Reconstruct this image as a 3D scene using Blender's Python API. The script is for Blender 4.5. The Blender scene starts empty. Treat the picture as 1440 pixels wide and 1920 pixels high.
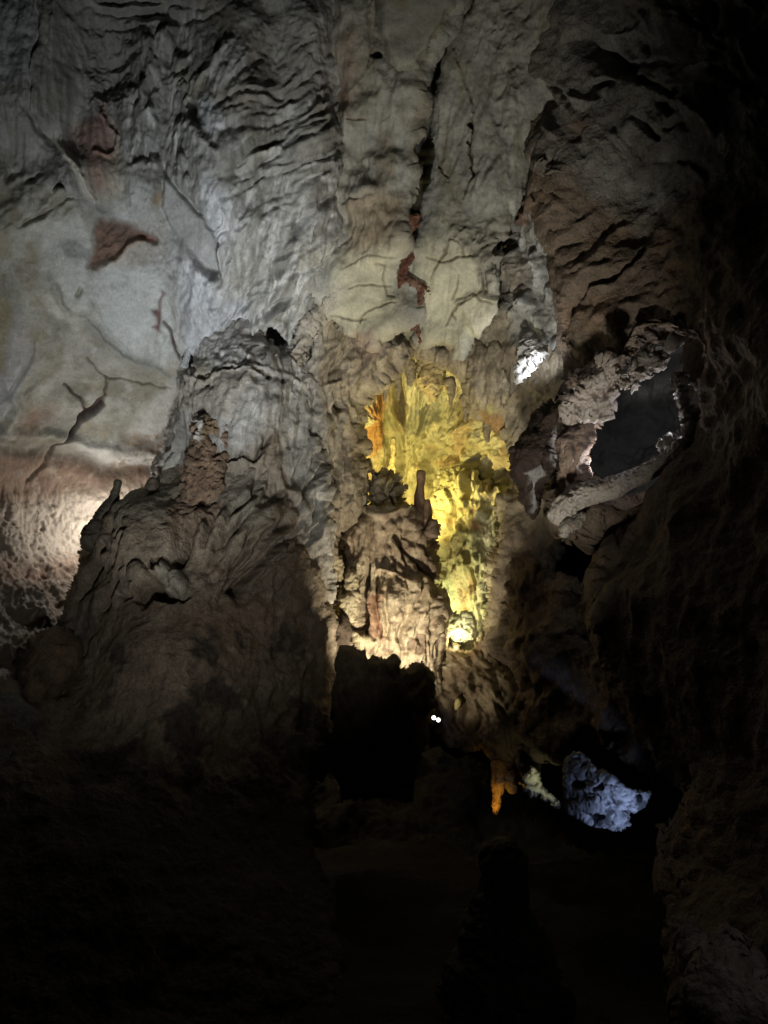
import bpy, math
import numpy as np

# ------------------------------------------------------------------ scene, camera, world, lights
sc = bpy.context.scene
COL = sc.collection
F, CX, CY = 1386.0, 720.0, 960.0          # focal length / centre of the measuring frame
CAMZ, PITCH = 1.6, math.radians(14)
SP, CP = math.sin(PITCH), math.cos(PITCH)


def place(px, py, d):
    """survey station -> world metres (d = distance ahead of the camera station)"""
    xc = (px - CX) / F * d
    yc = (CY - py) / F * d
    return np.stack(np.broadcast_arrays(xc, d * CP - yc * SP, CAMZ + d * SP + yc * CP), -1)


cam_d = bpy.data.cameras.new('camera')
cam = bpy.data.objects.new('camera', cam_d)
COL.objects.link(cam)
cam.location = (0, 0, CAMZ)
cam.rotation_euler = (math.pi / 2 + PITCH, 0, 0)
cam_d.sensor_fit = 'VERTICAL'
cam_d.angle_y = 2 * math.atan(960 / F)
cam_d.clip_end = 200
sc.camera = cam

world = bpy.data.worlds.new('World')
sc.world = world
world.use_nodes = True
bgn = world.node_tree.nodes['Background']
bgn.inputs[0].default_value = (0.7, 0.75, 0.8, 1)
bgn.inputs[1].default_value = 0.0008      # deep underground: next to no sky light

sc.view_settings.view_transform = 'Standard'
sc.view_settings.look = 'None'
sc.view_settings.exposure = 0
sc.view_settings.gamma = 1
sc.cycles.max_bounces = 5
sc.cycles.diffuse_bounces = 2
sc.cycles.glossy_bounces = 2
sc.cycles.use_denoising = True
sc.cycles.sample_clamp_indirect = 4
sc.cycles.use_light_tree = True


def lamp(name, at, to, watt, col, size=70, blend=0.6, radius=0.06, kind='SPOT'):
    l = bpy.data.lights.new(name, kind)
    l.energy = watt
    l.color = col
    l.shadow_soft_size = radius
    if kind == 'SPOT':
        l.spot_size = math.radians(size)
        l.spot_blend = blend
    o = bpy.data.objects.new(name, l)
    COL.objects.link(o)
    p = place(*at)
    o.location = p
    if to is not None:
        from mathutils import Vector
        o.rotation_euler = Vector(place(*to) - p).to_track_quat('-Z', 'Y').to_euler()
    return o


lamp('flood_lamp', (160, 1500, 4.0), (330, 560, 8.3), 370, (0.94, 0.975, 0.96), 66, 1.0, 0.12)
lamp('wide_fill_light', (250, 1540, 3.4), (400, 800, 8.0), 110, (1.0, 0.95, 0.86), 88, 1.0, 0.14)  # added unseen fill that softens the edge of the flood's cone
lamp('cool_flood_lamp', (240, 1500, 4.4), (400, 480, 8.2), 400, (0.8, 0.89, 1.0), 36, 1.0, 0.12)
lamp('slab_fill_light', (860, 1720, 3.8), (820, 570, 8.3), 690, (1.0, 0.95, 0.8), 58, 1.0, 0.16)  # added unseen fill that brightens the slabs and the right-hand side
lamp('wall_lamp', (203, 982, 8.9), None, 27, (1.0, 0.95, 0.87), radius=0.04, kind='POINT')
lamp('alcove_front_lamp', (765, 985, 8.62), (765, 690, 8.9), 30, (1.0, 0.82, 0.3), 95, 1.0, 0.05)
lamp('alcove_lamp', (716, 975, 10.2), (780, 830, 11.4), 230, (1.0, 0.8, 0.25), 160, 0.5, 0.06)
lamp('alcove_side_lamp', (806, 1165, 9.7), (860, 1020, 10.3), 60, (1.0, 0.9, 0.42), 165, 0.5, 0.05)
lamp('sill_lamp', (1132, 880, 7.12), (1100, 770, 6.8), 16, (1.0, 0.93, 0.9), 150, 0.6, 0.04)
lamp('alcove_low_lamp', (856, 1212, 9.05), (866, 1150, 9.5), 14, (1.0, 0.9, 0.5), 160, 0.6, 0.04)
lamp('twin_lamp_beam', (812, 1362, 8.15), (890, 1260, 8.8), 9, (1.0, 0.86, 0.6), 84, 0.8, 0.03)
lamp('pedestal_lamp', (735, 1300, 7.7), (732, 1100, 8.9), 145, (1.0, 0.86, 0.62), 120, 0.7, 0.04)
lamp('ledge_lamp', (1010, 712, 7.72), (992, 640, 7.9), 10, (0.95, 0.97, 1.0), 150, 0.7, 0.03)
lamp('window_lamp', (1272, 786, 6.4), None, 6, (0.95, 0.96, 1.0), radius=0.04, kind='POINT')
lamp('blue_lamp', (1270, 1640, 5.4), (1140, 1510, 6.4), 32, (0.5, 0.62, 1.0), 48, 0.9, 0.04)
lamp('corner_fill_light', (1580, 1560, 2.5), (1370, 1840, 3.0), 1.6, (1.0, 0.93, 0.9), 70, 1.0, 0.05)  # added unseen fill, faintly brightens the rock in the lower right corner
lamp('amber_lamp', (922, 1545, 8.15), (936, 1490, 8.45), 5, (1.0, 0.62, 0.08), 64, 0.8, 0.03)

# ------------------------------------------------------------------ noise
RNG = np.random.RandomState(7)
PERM = np.tile(RNG.permutation(256), 3).astype(np.int32)
G3 = RNG.normal(size=(256, 3)).astype(np.float32)
G3 /= np.linalg.norm(G3, axis=1)[:, None]
GX, GY, GZ = [np.ascontiguousarray(G3[:, k]) * 1.5 for k in range(3)]
ANG = RNG.rand(256) * 2 * math.pi
HX, HY = (np.cos(ANG) * 1.45).astype(np.float32), (np.sin(ANG) * 1.45).astype(np.float32)


def pn3(x, y, z, seed=0):
    x = np.asarray(x, np.float32) + seed * 17.31
    y = np.asarray(y, np.float32) + seed * 5.77
    z = np.asarray(z, np.float32) + seed * 11.13
    xi, yi, zi = np.floor(x), np.floor(y), np.floor(z)
    fx, fy, fz = x - xi, y - yi, z - zi
    xi = xi.astype(np.int32) & 255
    yi = yi.astype(np.int32) & 255
    zi = zi.astype(np.int32) & 255
    u, v, w = [t * t * t * (t * (t * 6 - 15) + 10) for t in (fx, fy, fz)]
    A, B = PERM[xi] + yi, PERM[xi + 1] + yi

    def g(h, a, b, c):
        return GX[h] * a + GY[h] * b + GZ[h] * c
    AA, AB, BA, BB = PERM[A] + zi, PERM[A + 1] + zi, PERM[B] + zi, PERM[B + 1] + zi
    n0 = g(PERM[AA], fx, fy, fz)
    n0 += u * (g(PERM[BA], fx - 1, fy, fz) - n0)
    n1 = g(PERM[AB], fx, fy - 1, fz)
    n1 += u * (g(PERM[BB], fx - 1, fy - 1, fz) - n1)
    n0 += v * (n1 - n0)
    fz = fz - 1
    m0 = g(PERM[AA + 1], fx, fy, fz)
    m0 += u * (g(PERM[BA + 1], fx - 1, fy, fz) - m0)
    m1 = g(PERM[AB + 1], fx, fy - 1, fz)
    m1 += u * (g(PERM[BB + 1], fx - 1, fy - 1, fz) - m1)
    m0 += v * (m1 - m0)
    return n0 + w * (m0 - n0)


def pn2(x, y, seed=0):
    x = np.asarray(x, np.float32) + seed * 13.7
    y = np.asarray(y, np.float32) + seed * 7.9
    xi, yi = np.floor(x), np.floor(y)
    fx, fy = x - xi, y - yi
    xi = xi.astype(np.int32) & 255
    yi = yi.astype(np.int32) & 255
    u, v = [t * t * t * (t * (t * 6 - 15) + 10) for t in (fx, fy)]
    A, B = PERM[xi] + yi, PERM[xi + 1] + yi

    def g(h, a, b):
        return HX[h] * a + HY[h] * b
    n0 = g(PERM[A], fx, fy)
    n0 += u * (g(PERM[B], fx - 1, fy) - n0)
    n1 = g(PERM[A + 1], fx, fy - 1)
    n1 += u * (g(PERM[B + 1], fx - 1, fy - 1) - n1)
    return n0 + v * (n1 - n0)


def fb2(x, y, o=3, seed=0):
    r, a = 0, 1.0
    for k in range(o):
        r = r + a * pn2(x * 2.03 ** k, y * 2.03 ** k, seed + k)
        a *= 0.5
    return r


def worley(a, b, seed=0):
    """2-D cell noise: distance to nearest and second nearest feature point"""
    ia, ib = np.floor(a), np.floor(b)
    d1 = np.full(a.shape, 9.0, np.float32)
    d2 = d1.copy()
    for i in (-1, 0, 1):
        for j in (-1, 0, 1):
            ca, cb = ia + i, ib + j
            h = PERM[(PERM[(ca.astype(np.int32) + seed * 31) & 255] + cb.astype(np.int32)) & 255]
            ox = (h.astype(np.float32) + 0.5) / 256
            oy = (PERM[h + 1].astype(np.float32) + 0.5) / 256
            d = np.hypot(ca + ox - a, cb + oy - b)
            d2 = np.minimum(d2, np.maximum(d1, d))
            d1 = np.minimum(d1, d)
    return d1, d2


def sdist(poly, x, y):
    """signed distance to a polygon, positive inside"""
    p = np.asarray(poly, np.float32)
    q = np.roll(p, -1, 0)
    best = np.full(x.shape, 1e9, np.float32)
    ins = np.zeros(x.shape, bool)
    for (ax, ay), (bx, by) in zip(p, q):
        ex, ey = bx - ax, by - ay
        t = np.clip(((x - ax) * ex + (y - ay) * ey) / (ex * ex + ey * ey + 1e-9), 0, 1)
        best = np.minimum(best, (x - ax - t * ex) ** 2 + (y - ay - t * ey) ** 2)
        if ay != by:
            c = ((ay > y) != (by > y)) & (x < ex * (y - ay) / ey + ax)
            ins ^= c
    d = np.sqrt(best)
    return np.where(ins, d, -d)


def tps(ctrl):
    c = np.asarray(ctrl, np.float64)
    p, d = c[:, :2] / 1000, c[:, 2]
    n = len(c)

    def phi(r):
        return r * r * np.log(r + 1e-9)
    K = phi(np.linalg.norm(p[:, None] - p[None], axis=2)) + np.eye(n) * 2e-3
    Q = np.hstack([np.ones((n, 1)), p])
    M = np.zeros((n + 3, n + 3))
    M[:n, :n], M[:n, n:], M[n:, :n] = K, Q, Q.T
    s = np.linalg.solve(M, np.concatenate([d, [0, 0, 0]]))

    def f(x, y):
        x, y = x / 1000, y / 1000
        r = s[n] + s[n + 1] * x + s[n + 2] * y
        for k in range(n):
            r = r + s[k] * phi(np.hypot(x - p[k, 0], y - p[k, 1]))
        return r
    return f


# ------------------------------------------------------------------ materials (colour = mineral colour of each point, in places with painted light and shade, x fine grain)
def rock_mat(name, rough=0.8, bump=0.5, bscale=60, spec=0.25, grain=0.5, speck=0.0):
    m = bpy.data.materials.new(name)
    m.use_nodes = True
    nt = m.node_tree
    N, L = nt.nodes, nt.links
    b = N['Principled BSDF']
    at = N.new('ShaderNodeAttribute')
    at.attribute_name = 'Col'
    tc = N.new('ShaderNodeTexCoord')
    n1 = N.new('ShaderNodeTexNoise')
    n1.inputs['Scale'].default_value = 9
    n1.inputs['Detail'].default_value = 6
    n1.inputs['Roughness'].default_value = 0.68
    L.new(tc.outputs['Object'], n1.inputs['Vector'])
    r1 = N.new('ShaderNodeMapRange')
    r1.inputs[1].default_value = 0.25
    r1.inputs[2].default_value = 0.75
    r1.inputs[3].default_value = 1 - grain
    r1.inputs[4].default_value = 1 + grain * 0.8
    L.new(n1.outputs['Fac'], r1.inputs[0])
    mx = N.new('ShaderNodeMix')
    mx.data_type = 'RGBA'
    mx.blend_type = 'MULTIPLY'
    mx.inputs[0].default_value = 1
    L.new(at.outputs['Color'], mx.inputs[6])
    L.new(r1.outputs[0], mx.inputs[7])
    mp = N.new('ShaderNodeMapping')
    mp.inputs['Scale'].default_value = (1.5, 1.2, .55)
    L.new(tc.outputs['Object'], mp.inputs['Vector'])
    n4 = N.new('ShaderNodeTexNoise')
    n4.inputs['Scale'].default_value = 34
    n4.inputs['Detail'].default_value = 5
    n4.inputs['Roughness'].default_value = 0.75
    L.new(mp.outputs['Vector'], n4.inputs['Vector'])
    r4 = N.new('ShaderNodeMapRange')
    r4.inputs[1].default_value = 0.32
    r4.inputs[2].default_value = 0.68
    r4.inputs[3].default_value = 1 - grain * .75
    r4.inputs[4].default_value = 1 + grain * .6
    L.new(n4.outputs['Fac'], r4.inputs[0])
    mx2 = N.new('ShaderNodeMix')
    mx2.data_type = 'RGBA'
    mx2.blend_type = 'MULTIPLY'
    mx2.inputs[0].default_value = 1
    L.new(mx.outputs[2], mx2.inputs[6])
    L.new(r4.outputs[0], mx2.inputs[7])
    L.new(mx2.outputs[2], b.inputs['Base Color'])
    n2 = N.new('ShaderNodeTexNoise')
    n2.inputs['Scale'].default_value = bscale
    n2.inputs['Detail'].default_value = 4
    n2.inputs['Roughness'].default_value = 0.65
    L.new(tc.outputs['Object'], n2.inputs['Vector'])
    n3 = N.new('ShaderNodeTexNoise')
    n3.inputs['Scale'].default_value = bscale * .38
    n3.inputs['Detail'].default_value = 3
    n3.inputs['Roughness'].default_value = 0.6
    n3.inputs['Distortion'].default_value = 0.6
    L.new(tc.outputs['Object'], n3.inputs['Vector'])
    ab = N.new('ShaderNodeMath')
    ab.operation = 'MULTIPLY_ADD'
    ab.inputs[1].default_value = 1.8
    L.new(n3.outputs['Fac'], ab.inputs[0])
    L.new(n2.outputs['Fac'], ab.inputs[2])
    bp = N.new('ShaderNodeBump')
    bp.inputs['Strength'].default_value = min(1, bump * 1.6)
    bp.inputs['Distance'].default_value = 0.03
    L.new(ab.outputs[0], bp.inputs['Height'])
    L.new(bp.outputs['Normal'], b.inputs['Normal'])
    r2 = N.new('ShaderNodeMapRange')
    r2.inputs[3].default_value = rough - 0.15
    r2.inputs[4].default_value = min(1, rough + 0.15)
    L.new(n1.outputs['Fac'], r2.inputs[0])
    L.new(r2.outputs[0], b.inputs['Roughness'])
    b.inputs['Specular IOR Level'].default_value = spec
    return m


M_LIME = rock_mat('limestone', 0.75, 0.15, 50, 0.3, 0.24)
M_FLOW = rock_mat('flowstone', 0.55, 0.26, 60, 0.45, 0.34)
M_CLAY = rock_mat('clay_rock', 0.8, 0.4, 45, 0.25, 0.45)
M_WET = rock_mat('wet_rock', 0.5, 0.6, 40, 0.45, 0.55)

GREY, PALE, BLUE = (.34, .34, .325), (.50, .50, .46), (.40, .41, .43)
WARM, CREAM, OLIVE = (.40, .35, .25), (.55, .50, .36), (.26, .245, .16)
BROWN, RUST, CLAY, DARK = (.23, .175, .125), (.20, .075, .045), (.15, .105, .075), (.05, .042, .038)
RED = (.13, .035, .03)


# ------------------------------------------------------------------ sculpting
class Sheet:
    def __init__(s, px, py, P, N, base, seed):
        s.px, s.py, s.P, s.N, s.seed = px, py, P, N, seed
        s.x, s.y, s.z = P[:, 0], P[:, 1], P[:, 2]
        s.n = len(px)
        s.disp = np.zeros(s.n, np.float32)
        s.col = np.tile(np.asarray(base, np.float32), (s.n, 1))
        # irregular working coordinates, so that nothing drawn by hand stays straight
        w1x, w1y = fb2(px / 90, py / 90, 3, seed + 40), fb2(px / 90, py / 90, 3, seed + 50)
        w2x, w2y = pn2(px / 14, py / 14, seed + 60), pn2(px / 14, py / 14, seed + 70)
        s.qx, s.qy = px + 9 * w1x + 2.2 * w2x, py + 9 * w1y + 2.2 * w2y
        s.rng = np.random.RandomState(seed + 100)

    def fbm(s, freq, o=4, seed=0, gain=.5, st=(1, 1, 1), sel=None):
        x, y, z = (s.x, s.y, s.z) if sel is None else (s.x[sel], s.y[sel], s.z[sel])
        r, a, f = 0, 1.0, freq
        for k in range(o):
            r = r + a * pn3(x * f * st[0], y * f * st[1], z * f * st[2], s.seed + seed + k)
            a *= gain
            f *= 2.07
        return r

    def mask(s, poly, soft=14):
        return np.clip(sdist(poly, s.qx, s.qy) / soft + .5, 0, 1)

    def blob(s, cx, cy, rx, ry, ang=0):
        a = math.radians(ang)
        dx, dy = s.qx - cx, s.qy - cy
        u = (dx * math.cos(a) - dy * math.sin(a)) / rx
        v = (dx * math.sin(a) + dy * math.cos(a)) / ry
        return np.exp(-(u * u + v * v))

    def bump(s, cx, cy, rx, ry, h, ang=0):
        s.disp += h * s.blob(cx, cy, rx, ry, ang)

    def knob(s, cx, cy, rx, ry, h, ang=0):
        a = math.radians(ang)
        dx, dy = s.qx - cx, s.qy - cy
        u = (dx * math.cos(a) - dy * math.sin(a)) / rx
        v = (dx * math.sin(a) + dy * math.cos(a)) / ry
        s.disp += h * np.sqrt(np.clip(1 - u * u - v * v, 0, 1))

    def paint(s, m, c, amt=1.0):
        s.col += (np.asarray(c, np.float32) - s.col) * (np.clip(m * amt, 0, 1))[:, None]

    def mottle(s, freq, c, lo=0.0, hi=.5, amt=.7, seed=0, o=4, st=(1, 1, 1), m=1):
        s.paint(np.clip((s.fbm(freq, o, 20 + seed, .55, st) - lo) / (hi - lo), 0, 1) * m, c, amt)

    def streak(s, m, ang, wl, stretch, c, lo=0., hi=.5, amt=.7, seed=0):
        """mineral streaks running along the direction ang"""
        a = math.radians(ang)
        u, v = s.x * math.cos(a) + s.z * math.sin(a), -s.x * math.sin(a) + s.z * math.cos(a)
        v = v + .5 * wl * fb2(s.x / wl / 4, s.z / wl / 4, 2, s.seed + seed)
        s.paint(m * np.clip((fb2(u / wl / stretch, v / wl, 3, s.seed + seed + 5) - lo) / (hi - lo), 0, 1), c, amt)

    def rough(s, m, freq, amp, o=5, seed=0, st=(1, 1, 1), ridged=False, gain=.5):
        m = np.broadcast_to(np.asarray(m, np.float32), (s.n,))
        sel = np.nonzero(m > .01)[0]
        if not len(sel):
            return
        r = s.fbm(freq, o, seed, gain, st, sel)
        if ridged:
            r = .55 * (1 - 2 * np.abs(r))
        s.disp[sel] += amp * m[sel] * r

    def ribs(s, m, ang, wl, amp, stretch=6, warp=.5, seed=0, o=3, sharp=1.0):
        """flow ribs running along the direction ang (degrees, up from the right)"""
        m = np.broadcast_to(np.asarray(m, np.float32), (s.n,))
        sel = np.nonzero(m > .01)[0]
        if not len(sel):
            return
        a = math.radians(ang)
        x, z = s.x[sel], s.z[sel]
        u, v = x * math.cos(a) + z * math.sin(a), -x * math.sin(a) + z * math.cos(a)
        v = v + warp * wl * fb2(x / wl / 4, z / wl / 4, 2, s.seed + seed)
        r, A, w = 0, 1.0, wl
        for k in range(o):
            n = pn2(u / w / stretch, v / w, s.seed + seed + 3 * k)
            r = r + A * (1 - 2.2 * np.abs(n) ** sharp)
            A *= .5
            w *= .47
        s.disp[sel] += amp * m[sel] * r * .36

    def cells(s, m, size, amp, seed=0, round_=True, warp=.35, stretch=1, ang=0):
        m = np.broadcast_to(np.asarray(m, np.float32), (s.n,))
        sel = np.nonzero(m > .01)[0]
        if not len(sel):
            return
        a = math.radians(ang)
        x, z = s.x[sel] + .3 * s.y[sel], s.z[sel] + .3 * s.y[sel]
        u, v = x * math.cos(a) + z * math.sin(a), -x * math.sin(a) + z * math.cos(a)
        u = u / size / stretch + warp * pn2(x / size, z / size, s.seed + seed)
        v = v / size + warp * pn2(x / size, z / size, s.seed + seed + 9)
        d1, d2 = worley(u, v, s.seed + seed)
        h = np.sqrt(np.clip(1 - d1 * d1 * 1.3, 0, 1)) if round_ else np.clip((d2 - d1) * 3, 0, 1)
        s.disp[sel] += amp * m[sel] * h

    def stroke(s, pts, w, h, kind='g', taper=.7, col=None, amt=.8, cw=1.0, raw=False):
        """a groove, crack, rib or overlapping lip along a polyline"""
        p = np.asarray(pts, np.float32)
        qx, qy = (s.px, s.py) if raw else (s.qx, s.qy)
        R = w * (4 if kind == 'lip' else 2.6) * max(1, cw)
        lo, hi = p.min(0) - R, p.max(0) + R
        sel = np.nonzero((qx > lo[0]) & (qx < hi[0]) & (qy > lo[1]) & (qy < hi[1]))[0]
        if not len(sel):
            return
        x, y = qx[sel], qy[sel]
        seg = np.linalg.norm(np.diff(p, axis=0), axis=1)
        cum = np.concatenate([[0], np.cumsum(seg)])
        best = np.full(len(sel), 1e9, np.float32)
        tt = np.zeros(len(sel), np.float32)
        sg = np.ones(len(sel), np.float32)
        for k in range(len(p) - 1):
            e = p[k + 1] - p[k]
            rx, ry = x - p[k, 0], y - p[k, 1]
            t = np.clip((rx * e[0] + ry * e[1]) / (seg[k] ** 2 + 1e-9), 0, 1)
            d = np.hypot(rx - t * e[0], ry - t * e[1])
            c = d < best
            best = np.where(c, d, best)
            tt = np.where(c, (cum[k] + t * seg[k]) / cum[-1], tt)
            sg = np.where(c, np.sign(e[0] * ry - e[1] * rx), sg)
        tap = 1 - taper * np.abs(2 * tt - 1) ** 2.5
        if kind == 'v':
            ww = w * np.maximum(tap, .15)
            pr = np.clip(1.15 - best / ww, 0, 1)
        elif kind == 'lip':
            sd = best * sg
            pr = np.where(sd > -w * .25, np.exp(-np.maximum(sd, 0) / w) * np.clip((sd + w * .25) / (w * .25), 0, 1), 0) * tap
        else:
            pr = np.exp(-(best / w) ** 2) * tap
        s.disp[sel] += h * pr
        if col is not None:
            pc = np.exp(-(best / (w * cw)) ** 2) * tap * amt
            s.col[sel] += (np.asarray(col, np.float32) - s.col[sel]) * np.clip(pc, 0, 1)[:, None]

    def hatch(s, poly, n, ang, ln, w, h, kind='g', jit=14, bend=.2, col=None, amt=.5):
        """many single folds scattered through a patch; ang may be a function of the place"""
        P = np.asarray(poly, np.float32)
        lo, hi = P.min(0), P.max(0)
        k = tries = 0
        while k < n and tries < n * 12:
            tries += 1
            c = lo + s.rng.rand(2) * (hi - lo)
            if sdist(poly, c[:1], c[1:])[0] < 0:
                continue
            k += 1
            a = math.radians((ang(*c) if callable(ang) else ang) + s.rng.normal() * jit)
            L = s.rng.uniform(*ln) / 2
            d = np.array([math.cos(a), -math.sin(a)])
            nrm = np.array([d[1], -d[0]])
            b = s.rng.normal() * bend * L
            t = np.linspace(-1, 1, 7)[:, None]
            pts = c + d * L * t + nrm * b * (1 - t * t)
            hh = s.rng.uniform(*h) * .6
            s.stroke(pts, s.rng.uniform(*w), hh, kind, .9, col, amt)


def mesh_object(name, V, Q, C, mat, parent=None):
    me = bpy.data.meshes.new(name)
    V = np.ascontiguousarray(V, np.float32)
    Q = np.ascontiguousarray(Q, np.int32)
    me.vertices.add(len(V))
    me.vertices.foreach_set('co', V.ravel())
    me.loops.add(Q.size)
    me.loops.foreach_set('vertex_index', Q.ravel())
    me.polygons.add(len(Q))
    me.polygons.foreach_set('loop_start', np.arange(0, Q.size, 4, dtype=np.int32))
    me.polygons.foreach_set('use_smooth', np.ones(len(Q), bool))
    me.update(calc_edges=True)
    a = me.color_attributes.new('Col', 'FLOAT_COLOR', 'POINT')
    a.data.foreach_set('color', np.hstack([np.clip(C, .004, .9), np.ones((len(V), 1))]).astype(np.float32).ravel())
    me.materials.append(mat)
    o = bpy.data.objects.new(name, me)
    COL.objects.link(o)
    if parent is not None:
        o.parent = parent
    return o


def tag(o, label=None, cat=None, group=None, kind=None):
    for k, v in (('label', label), ('category', cat), ('group', group), ('kind', kind)):
        if v:
            o[k] = v
    return o


SEED = [0]


def rock(name, outline, ctrl, detail, base=GREY, mat=None, curl=(30, .25), edge=(5, 26), holes=(), step=2.4,
         back=.6, label=None, cat=None, group=None, kind=None, parent=None):
    """a solid rock body: sculpted face, edges that roll away, and a rough back"""
    SEED[0] += 11
    seed = SEED[0]
    P = np.asarray(outline, np.float32)
    lo, hi = P.min(0) - 12, P.max(0) + 12
    f = tps(ctrl)

    def body(st, off, flip, full):
        gx = np.arange(lo[0], hi[0] + st, st, dtype=np.float32)
        gy = np.arange(lo[1], hi[1] + st, st, dtype=np.float32)
        X, Y = np.meshgrid(gx, gy)
        wob = edge[0] * fb2(X / edge[1], Y / edge[1], 3, seed) + edge[0] * 1.2 * fb2(X / edge[1] / 4, Y / edge[1] / 4, 2, seed + 5)
        sd = sdist(outline, X, Y) + wob
        for h in holes:
            sd = np.minimum(sd, -sdist(h, X, Y) + wob)
        t = np.clip(sd / curl[0], 0, 1)
        roll = 1 - np.sqrt(np.clip(1 - (1 - t) ** 2, 0, 1))
        D = f(X, Y) + (curl[1] * roll if full else off - (off - curl[1]) * roll)
        W = place(X, Y, D).astype(np.float32)
        ins = sd > (0 if full else st * 1.2)
        cell = ins[:-1, :-1] & ins[1:, :-1] & ins[:-1, 1:] & ins[1:, 1:]
        use = np.zeros_like(ins)
        use[:-1, :-1] |= cell
        use[1:, :-1] |= cell
        use[:-1, 1:] |= cell
        use[1:, 1:] |= cell
        idx = -np.ones(ins.shape, np.int64)
        idx[use] = np.arange(use.sum())
        c = [idx[1:, :-1][cell], idx[1:, 1:][cell], idx[:-1, 1:][cell], idx[:-1, :-1][cell]]
        Q = np.stack(c if not flip else c[::-1], 1)
        dX, dY = np.gradient(W, axis=1), np.gradient(W, axis=0)
        N = np.cross(dY, dX)
        N /= np.linalg.norm(N, axis=2)[..., None] + 1e-12
        if flip:
            N = -N
        return X[use], Y[use], W[use], N[use], Q

    px, py, W, N, Q = body(step, 0, False, True)
    S = Sheet(px, py, W, N, base, seed)
    detail(S)
    V = W + N * S.disp[:, None]
    C = S.col
    if back:
        bx, by, BW, BN, BQ = body(step * 4, back, True, False)
        B = Sheet(bx, by, BW, BN, base, seed)
        B.rough(1, 2.0, .08, 4)
        V = np.vstack([V, BW + BN * B.disp[:, None]])
        Q = np.vstack([Q, BQ + len(W)])
        C = np.vstack([C, B.col])
    o = mesh_object(name, V, Q, C, mat or M_LIME, parent)
    return tag(o, label, cat, group, kind)


def spire(name, pts, rad, d, mat=None, base=BROWN, amp=.12, freq=9, nseg=36, ring_px=1.6, mottle=None, ribs=0,
          label=None, cat=None, group=None, parent=None, closed_low=True):
    """a turned, knobbly body along a bent axis: stalagmite, stalactite, roll"""
    SEED[0] += 11
    p = np.asarray(pts, np.float64)
    dd = np.broadcast_to(np.asarray(d, np.float64), (len(p),))
    A = place(p[:, 0], p[:, 1], dd)
    R = np.asarray(rad, np.float64) * dd / F
    L = np.concatenate([[0], np.cumsum(np.linalg.norm(np.diff(A, axis=0), axis=1))])
    n = max(14, int(L[-1] / (ring_px * dd.mean() / F)))
    t = np.linspace(0, L[-1], n)
    ax = np.stack([np.interp(t, L, A[:, k]) for k in range(3)], 1)
    k = max(1, n // (len(p) * 3))
    ker = np.ones(2 * k + 1) / (2 * k + 1)
    ax = np.stack([np.convolve(np.pad(ax[:, j], k, mode='edge'), ker, 'valid') for j in range(3)], 1)
    r = np.interp(t, L, R)
    e = np.minimum(t, L[-1] - t if closed_low else t + 9)
    rr = r * np.sqrt(np.clip(1 - (1 - np.clip(e / (r + 1e-6), 0, 1)) ** 2, 0.0004, 1))
    T = np.gradient(ax, axis=0)
    T /= np.linalg.norm(T, axis=1)[:, None]
    U = np.cross(T, [0.12, 1, 0.05])
    U /= np.linalg.norm(U, axis=1)[:, None]
    Vv = np.cross(T, U)
    th = np.linspace(0, 2 * math.pi, nseg, endpoint=False)
    Nn = U[:, None] * np.cos(th)[None, :, None] + Vv[:, None] * np.sin(th)[None, :, None]
    P = ax[:, None] + Nn * rr[:, None, None]
    P, Nn = P.reshape(-1, 3).astype(np.float32), Nn.reshape(-1, 3).astype(np.float32)
    S = Sheet(P[:, 0] * 100, P[:, 2] * 100, P, Nn, base, SEED[0])
    R1 = np.repeat(rr, nseg).astype(np.float32)
    S.disp += R1 * amp * 1.7 * (S.fbm(freq * .8, 2, 0, .6) + .8 * (.4 - np.abs(S.fbm(freq * 2.4, 4, 7, .6))))
    if ribs:
        S.disp += R1 * ribs * (1 - 2 * np.abs(pn2(np.tile(th, n) * 3.2, np.repeat(t, nseg) * 3, SEED[0])))
    if mottle is not None:
        S.mottle(freq * .7, mottle, 0, .5, .8)
    i = np.arange(n - 1)[:, None] * nseg
    j = np.arange(nseg)[None]
    j2 = (j + 1) % nseg
    Q = np.stack([(i + j), (i + j2), (i + nseg + j2), (i + nseg + j)], -1).reshape(-1, 4)
    o = mesh_object(name, P + Nn * S.disp[:, None], Q, S.col, mat or M_FLOW, parent)
    return tag(o, label, cat, group)


# ================================================================== the cave shell
def common(S, amp=.05, freq=1.3):
    S.rough(1, freq, amp, 4, 1)
    S.rough(1, 7, amp * .22, 4, 2)


def d_rear(S):
    S.rough(1, .5, .5, 5)
    S.mottle(1, DARK, 0, .5, .6)


rock('cave_wall', [(-700, -700), (2200, -700), (2200, 2500), (-700, 2500)],
     [(-700, -700, 14), (2200, -700, 14), (2200, 2500, 13), (-700, 2500, 13), (750, 900, 15)],
     d_rear, CLAY, M_CLAY, curl=(60, .5), edge=(2, 60), step=14, back=0, kind='structure')


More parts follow.
